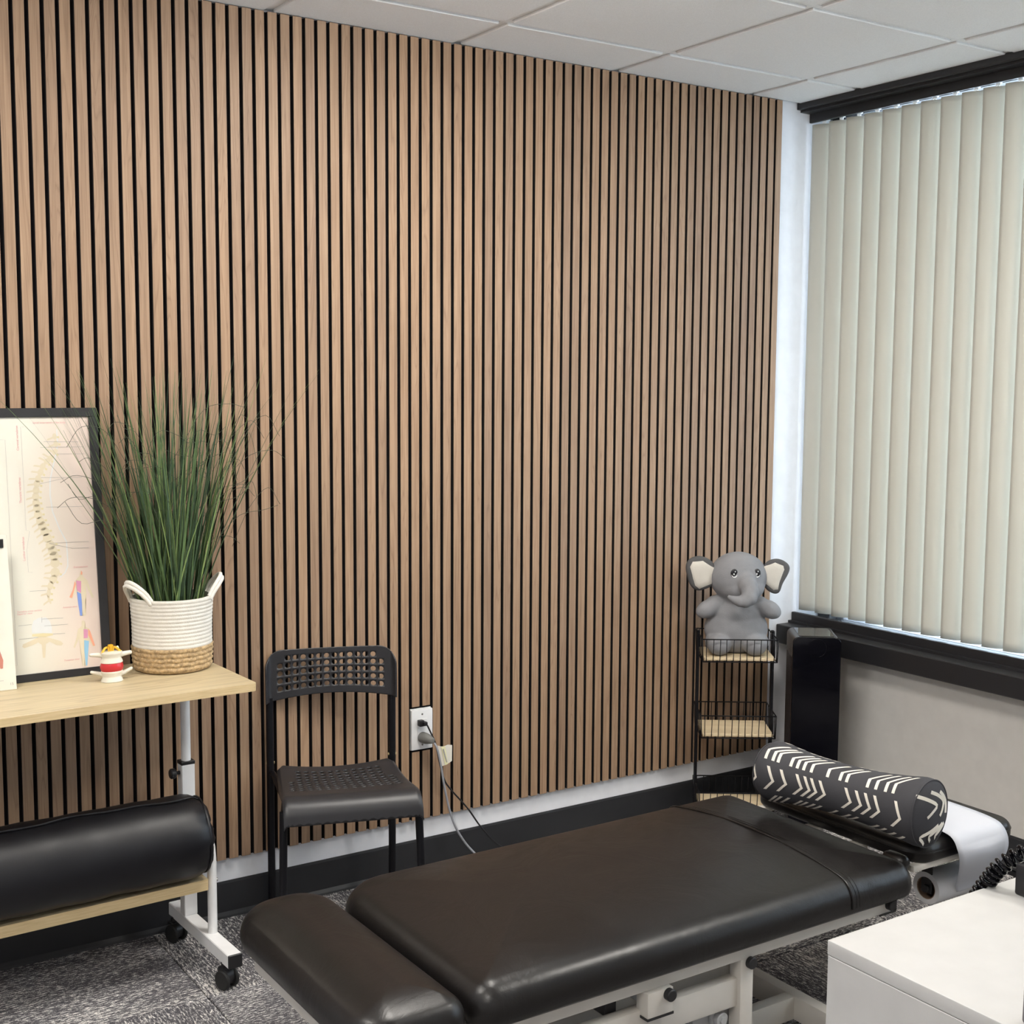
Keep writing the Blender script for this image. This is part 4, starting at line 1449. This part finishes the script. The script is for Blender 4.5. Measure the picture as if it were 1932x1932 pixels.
def leg_strip(xa, tha, xb, thb):
    m = 9
    A, C = [], []
    for i in range(m + 1):
        t = i / m
        x, th = xa + (xb - xa) * t, tha + (thb - tha) * t
        if x < .004 or x > PLEN - .003:
            continue
        A.append(b.bm.verts.new(psurf(max(.003, x - SW_ / 2), th, .0006)))
        C.append(b.bm.verts.new(psurf(min(PLEN - .002, x + SW_ / 2), th, .0006)))
    for i in range(len(A) - 1):
        b.bm.faces.new((A[i], A[i + 1], C[i + 1], C[i]))
fr = [.02, .06, .165, .245, .34, .385, .43, .475, .64, .695, .75, .81, .945]
tp_ = [.085, .125, .165, .245, .283, .32, .36, .46, .54, .585, .71, .76, .81, .86]
for row in range(6):
    th0 = R(181 + 60 * row)
    apx = fr if row % 2 == 0 else tp_
    for u in apx:
        j = rnd.uniform(-.003, .003)
        x = u * PLEN + j
        if row % 2 == 0:
            l1, l2 = (x - .019, th0 - R(27)), (x - .026, th0 + R(20))
        else:
            l1, l2 = (x + .040, th0 - R(27)), (x + .004, th0 + R(21))
        b = MB()
        leg_strip(x, th0, *l1)
        leg_strip(x, th0, *l2)
        bmesh.ops.remove_doubles(b.bm, verts=b.bm.verts, dist=1e-4)
        if len(b.bm.faces):
            b.build('chevron', MAT['print'], cover, recalc=False)
def end_strip(pts):
    m = []
    for (y, z) in pts:
        s = math.hypot(y, z) / .078
        m.append(Vector((PLEN + .020 * (1 - s * s) + .0016, y, z)))
    b = MB(); b.strip(m, .0085, (1, 0, 0)); b.build('chevron', MAT['print'], cover, recalc=False)
for g in ([(-.042, .056), (-.010, .043), (.018, .026), (.002, .014), (-.018, .002)], [(.006, .058), (.032, .046), (.053, .029), (.044, .012), (.030, -.002)],
          [(.045, .052), (.062, .036), (.070, .019), (.067, -.004)], [(.028, -.024), (-.004, -.036), (-.030, -.045), (-.018, -.058), (-.008, -.068)],
          [(.050, -.025), (.024, -.036), (.000, -.048), (.012, -.064)], [(.064, -.028), (.046, -.039), (.028, -.051), (.034, -.062)]):
    end_strip([(p.x - .020, p.y) for p in smooth_path([(p[0], p[1], 0) for p in g], 3)])

# ================================================================ WIRE RACK
RX, RY, RA = 1.8158, -.1753, R(-35)
root = thing('wire_rack', 'slim three-tier black wire rack with birch shelves in the corner', 'rack', (RX, RY, 0), RA)
RW, RD = .1275, .10
b = MB()
for s in (-1, 1):
    b.box(s * (RW + .004) - .005, s * (RW + .004) + .005, .010, .032, .0, .690, bev=.001, seg=1)
b.build('side_posts', MAT['tube'], root)
for tz in (.060, .334, .602):
    b = MB(); b.box(-RW + .006, RW - .006, -RD + .006, RD - .006, tz + .003, tz + .013, bev=.0015, seg=1)
    b.build('shelf_board', MAT['birch'], root)
    b = MB()
    for z in (tz, tz + .078):
        hx = RW + (.000 if z == tz else .002)
        r_ = .0022
        p = [(-hx, -RD, z), (hx, -RD, z), (hx, RD, z), (-hx, RD, z)]
        for i in range(4):
            b.tube([p[i], p[(i + 1) % 4]], r_, 6)
    for i in range(11):
        x = -RW + 2 * RW * (i + .5) / 11
        for y in (-RD, RD):
            b.tube([(x, y, tz), (x + (.002 if i % 3 else 0), y, tz + .078)], .0015, 6)
    for i in range(6):
        y = -RD + 2 * RD * (i + .5) / 6
        for s in (-1, 1):
            b.tube([(s * RW, y, tz), (s * RW, y, tz + .078)], .0015, 6)
    for s in (-1, 1):
        for y in (-RD, RD):
            b.tube([(s * RW, y, tz), (s * (RW + .002), y, tz + .078)], .0020, 6)
    b.build('wire_basket', MAT['tube'], root)

# ---------------------------------------------------------------- plush elephant
ez0 = .616
root = thing('plush_elephant', 'grey plush elephant toy with cream lined ears sitting in the top basket', 'plush toy', (RX, RY, ez0), RA)
q = MB()
q.ball((0, .012, .082), .112, .076, .088, 28, 18)
q.ball((0, .012, .130), .090, .068, .085, 28, 18)
q.ball((0, .010, .185), .062, .056, .050, 24, 14)
q.ball((.002, .002, .268), .101, .088, .088, 32, 20)
q.ball((.010, -.030, .236), .080, .058, .052, 24, 14)
for (x, y, z, r_) in ((.018, -.070, .264, .034), (.024, -.090, .248, .033), (.028, -.106, .230, .031), (.024, -.116, .214, .029), (.010, -.122, .204, .025), (-.008, -.124, .202, .020), (-.024, -.123, .206, .015), (-.037, -.121, .211, .011), (-.045, -.119, .215, .008)):
    q.ball((x, y, z), r_, r_, r_, 18, 12)
for s in (-1, 1):
    tf = Matrix.Rotation(R(s * 28), 3, 'Y')
    q.ball((s * .106 + .004, -.012, .156), .046, .034, .031, 20, 14, tf=tf)
    q.ball((s * .074, 0, .174), .035, .034, .028, 18, 12)
    q.ball((s * .062 - .004, -.052, .036), .042, .040, .037, 22, 14)
    q.ball((s * .066, -.015, .040), .046, .045, .040, 18, 12)
bo = q.build('body', MAT['plush'], root, smooth=180)
md = bo.modifiers.new('remesh', 'REMESH'); md.mode = 'VOXEL'; md.voxel_size = .0042; md.use_smooth_shade = True
md = bo.modifiers.new('smooth', 'SMOOTH'); md.iterations = 5; md.factor = .5
EX = lambda px: (px - 1385) * .00181
EZ = lambda py: (1240 - py) * .00183 - .004
def ear(outer, inner, yb):
    op = [(EX(x), EZ(y)) for x, y in outer]; ip = [(EX(x), EZ(y)) for x, y in inner]
    cx = sum(p[0] for p in op) / len(op); cz = sum(p[1] for p in op) / len(op)
    q = MB()
    rows = []
    for s, dy in ((.60, -.013), (.86, -.012), (1.0, 0), (.86, .010), (.60, .013)):
        rows.append([q.bm.verts.new(Vector((cx + (p[0] - cx) * s, yb + dy, cz + (p[1] - cz) * s))) for p in op])
    for a, c in zip(rows, rows[1:]):
        q.bridge(a, c)
    q.cap(rows[0]); q.cap(rows[-1])
    eo = q.build('ear', MAT['plushdark'], root, smooth=180)
    md = eo.modifiers.new('sub', 'SUBSURF'); md.levels = 2; md.render_levels = 2
    q = MB()
    cx = sum(p[0] for p in ip) / len(ip); cz = sum(p[1] for p in ip) / len(ip)
    rows = []
    for s, dy in ((1.0, -.0095), (.97, -.0125), (.6, -.0150), (.1, -.0155)):
        rows.append([q.bm.verts.new(Vector((cx + (p[0] - cx) * s, yb + dy, cz + (p[1] - cz) * s))) for p in ip])
    for a, c in zip(rows, rows[1:]):
        q.bridge(a, c)
    q.cap(rows[-1])
    q.build('ear_lining', MAT['earlining'], eo, smooth=180)
ear([(1344, 1066), (1328, 1054), (1310, 1048), (1292, 1052), (1280, 1066), (1285, 1090), (1291, 1110), (1307, 1123), (1328, 1114), (1344, 1108)],
    [(1338, 1073), (1316, 1059), (1296, 1061), (1291, 1071), (1297, 1095), (1302, 1108), (1310, 1114), (1334, 1104)], -.012)
ear([(1428, 1064), (1448, 1053), (1466, 1053), (1482, 1063), (1486, 1073), (1480, 1088), (1469, 1105), (1467, 1121), (1457, 1126), (1443, 1120), (1430, 1108)],
    [(1432, 1070), (1454, 1061), (1470, 1067), (1473, 1074), (1464, 1100), (1461, 1114), (1452, 1115), (1436, 1102)], -.012)
def on_head(x, z, k):
    v = 1 - ((x - .002) / .101) ** 2 - ((z - .268) / .088) ** 2
    return .002 - .088 * math.sqrt(max(v, 0)) * k
for ex in (-.0235, .0565):
    y = on_head(ex, .293, 1.0)
    eye = MB(); eye.ball((ex, y + .001, .291), .0125, .004, .0155, 18, 12)
    o = eye.build('eye', MAT['eyeblack'], root)
    nrm = Vector(((ex - .002) / .101 ** 2, y / .088 ** 2, (.293 - .268) / .088 ** 2)).normalized()
    eye = MB()
    pts = []
    for i in range(11):
        a = R(200 + 140 * i / 10)
        pts.append((ex + .0098 * math.cos(a), y - .0030, .2905 + .0125 * math.sin(a)))
    eye.tube(pts, .0016, 6, radii=[.0004 + .0016 * math.sin(math.pi * i / 10) for i in range(11)])
    eye.ball((ex - .0015, y - .0033, .2885), .0026, .0012, .0030, 10, 8)
    eye.ball((ex + .0025, y - .0033, .2975), .0020, .0012, .0026, 10, 8)
    eye.build('eye_shine', MAT['eyewhite'], o)

# ================================================================ AIR PURIFIER
root = thing('tower_purifier', 'tall glossy black tower appliance standing in the corner under the window', 'air purifier', (2.0755, -.2940, 0), R(-39))
HX_, HYp, HT = .083, .095, .680
def rr_poly(hx, h, r, n=6):
    out = [(-hx, 0), (hx, 0)]
    for i in range(n + 1):
        a = math.pi / 2 * i / n
        out.append((hx - r + r * math.cos(a), h - r + r * math.sin(a)))
    for i in range(n + 1):
        a = math.pi / 2 * (1 + i / n)
        out.append((-hx + r + r * math.cos(a), h - r + r * math.sin(a)))
    return out
TFy = Matrix(((1, 0, 0, 0), (0, 0, 1, 0), (0, 1, 0, 0), (0, 0, 0, 1)))
b = MB(); b.prism(rr_poly(HX_ - .001, HT - .002, .020), -HYp + .012, HYp, tf=TFy)
o = b.build('body', MAT['sideblack'], root, smooth=40)
md = o.modifiers.new('bv', 'BEVEL'); md.width = .003; md.segments = 2; md.limit_method = 'ANGLE'
b = MB(); b.prism(rr_poly(HX_, HT, .022), -HYp, -HYp + .012, tf=TFy)
o = b.build('front_panel', MAT['gloss'], root, smooth=40)
md = o.modifiers.new('bv', 'BEVEL'); md.width = .003; md.segments = 3; md.limit_method = 'ANGLE'
b = MB(); b.tube([(.032 * math.cos(a), -HYp - .0002, .642 + .032 * math.sin(a)) for a in [2 * math.pi * i / 40 for i in range(40)]], .0009, 6, closed=True)
b.build('control_ring', MAT['gloss'], root, smooth=60)
b = MB(); b.box(-.060, .060, -.075, .080, HT - .003, HT + .0005, bev=.0004, seg=1)
b.build('top_panel', MAT['gloss'], root)
b = MB()
for i in range(12):
    b.box(-HX_ - .0008, -HX_ + .001, -.06 + .0115 * i, -.054 + .0115 * i, .06, .60)
b.build('side_grille', MAT['sideblack'], root)
b = MB(); b.box(-.07, .07, -.085, .085, -.0, .012, bev=.002, seg=1); b.build('base', MAT['blackplastic'], root)

# ================================================================ WHITE CABINET AND WHAT STANDS ON IT
CX0, CY1, CW, CD, CH = .0967, -2.193, 1.10, .46, .740
root = thing('white_cabinet', 'white melamine cabinet in the right foreground', 'cabinet', (CX0, CY1, 0))
b = MB(); b.box(0, CW, -CD, 0, CH - .023, CH, bev=.0022, seg=2)
b.build('top_panel', MAT['cabinet'], root, smooth=40)
b = MB()
b.box(.0008, .019, -CD + .02, -.001, 0, CH - .0238, bev=.001, seg=1); b.box(CW - .019, CW - .0008, -CD + .02, -.001, 0, CH - .0238, bev=.001, seg=1)
b.box(.019, CW - .019, -.012, -.004, .04, CH - .0238); b.box(.019, CW - .019, -CD + .02, -.012, .04, .058); b.box(CW / 2 - .009, CW / 2 + .009, -CD + .02, -.012, .058, CH - .0238)
b.build('carcass', MAT['cabinet'], root)
for i in range(2):
    for j in range(3):
        x0 = .003 + i * CW / 2; z0 = .06 + j * .217
        b = MB(); b.box(x0, x0 + CW / 2 - .006, -CD, -CD + .018, z0, z0 + .213, bev=.001, seg=1)
        o = b.build('drawer', MAT['cabinet'], root)
        b = MB(); b.tube([(x0 + .22, -CD, z0 + .16), (x0 + .22, -CD - .025, z0 + .16), (x0 + .33, -CD - .025, z0 + .16), (x0 + .33, -CD, z0 + .16)], .005, 8)
        b.build('handle', MAT['chrome'], o)

root = thing('desk_handset', 'black handset base with a coiled cord at the right end of the cabinet', 'telephone', (.481, -2.236, CH))
b = MB(); b.box(0, .20, -.21, 0, .0, .052, bev=.004)
o = b.build('base', MAT['blackplastic'], root, smooth=40)
b = MB(); b.tube([(.006, -.001, .040), (.003, -.003, .050), (.012, -.006, .0535), (.04, -.010, .0545), (.09, -.012, .0545)], .0012, 6)
b.build('trim_ring', MAT['chrome'], o)
b = MB()
A0, A1, A2 = Vector((-.012, .072, -.045)), Vector((.004, .020, .045)), Vector((.050, -.02, .082))
cp = smooth_path([A0, A0.lerp(A1, .5) + Vector((-.004, .0, .004)), A1, A2], 60)
pts = []
u0 = Vector((1, .25, 0)).normalized()
for i, p in enumerate(cp):
    t = (cp[min(i + 1, len(cp) - 1)] - cp[max(i - 1, 0)]).normalized()
    u = (u0 - t * u0.dot(t)).normalized(); w = t.cross(u)
    a = 2 * math.pi * i / len(cp) * 15
    pts.append(p + u * .0115 * math.cos(a) + w * .0115 * math.sin(a))
b.tube(pts, .0036, 7)
b.build('coiled_cord', MAT['gloss'], root, smooth=60)

root = thing('handheld_massager', 'upright black device on the cabinet cut off by the right edge', 'device', (.140, -2.525, CH))
b = MB(); b.lathe([(.026, 0), (.028, .003), (.0275, .06), (.0275, .098)], n=28); b.build('handle', plain('dark_violet_grey', (.06, .055, .075), .5), root, smooth=40)
b = MB(); b.lathe([(.024, .096), (.0295, .102), (.0305, .115), (.0300, .138), (.026, .147), (.010, .149)], n=28); b.build('head', MAT['blackplastic'], root, smooth=40)
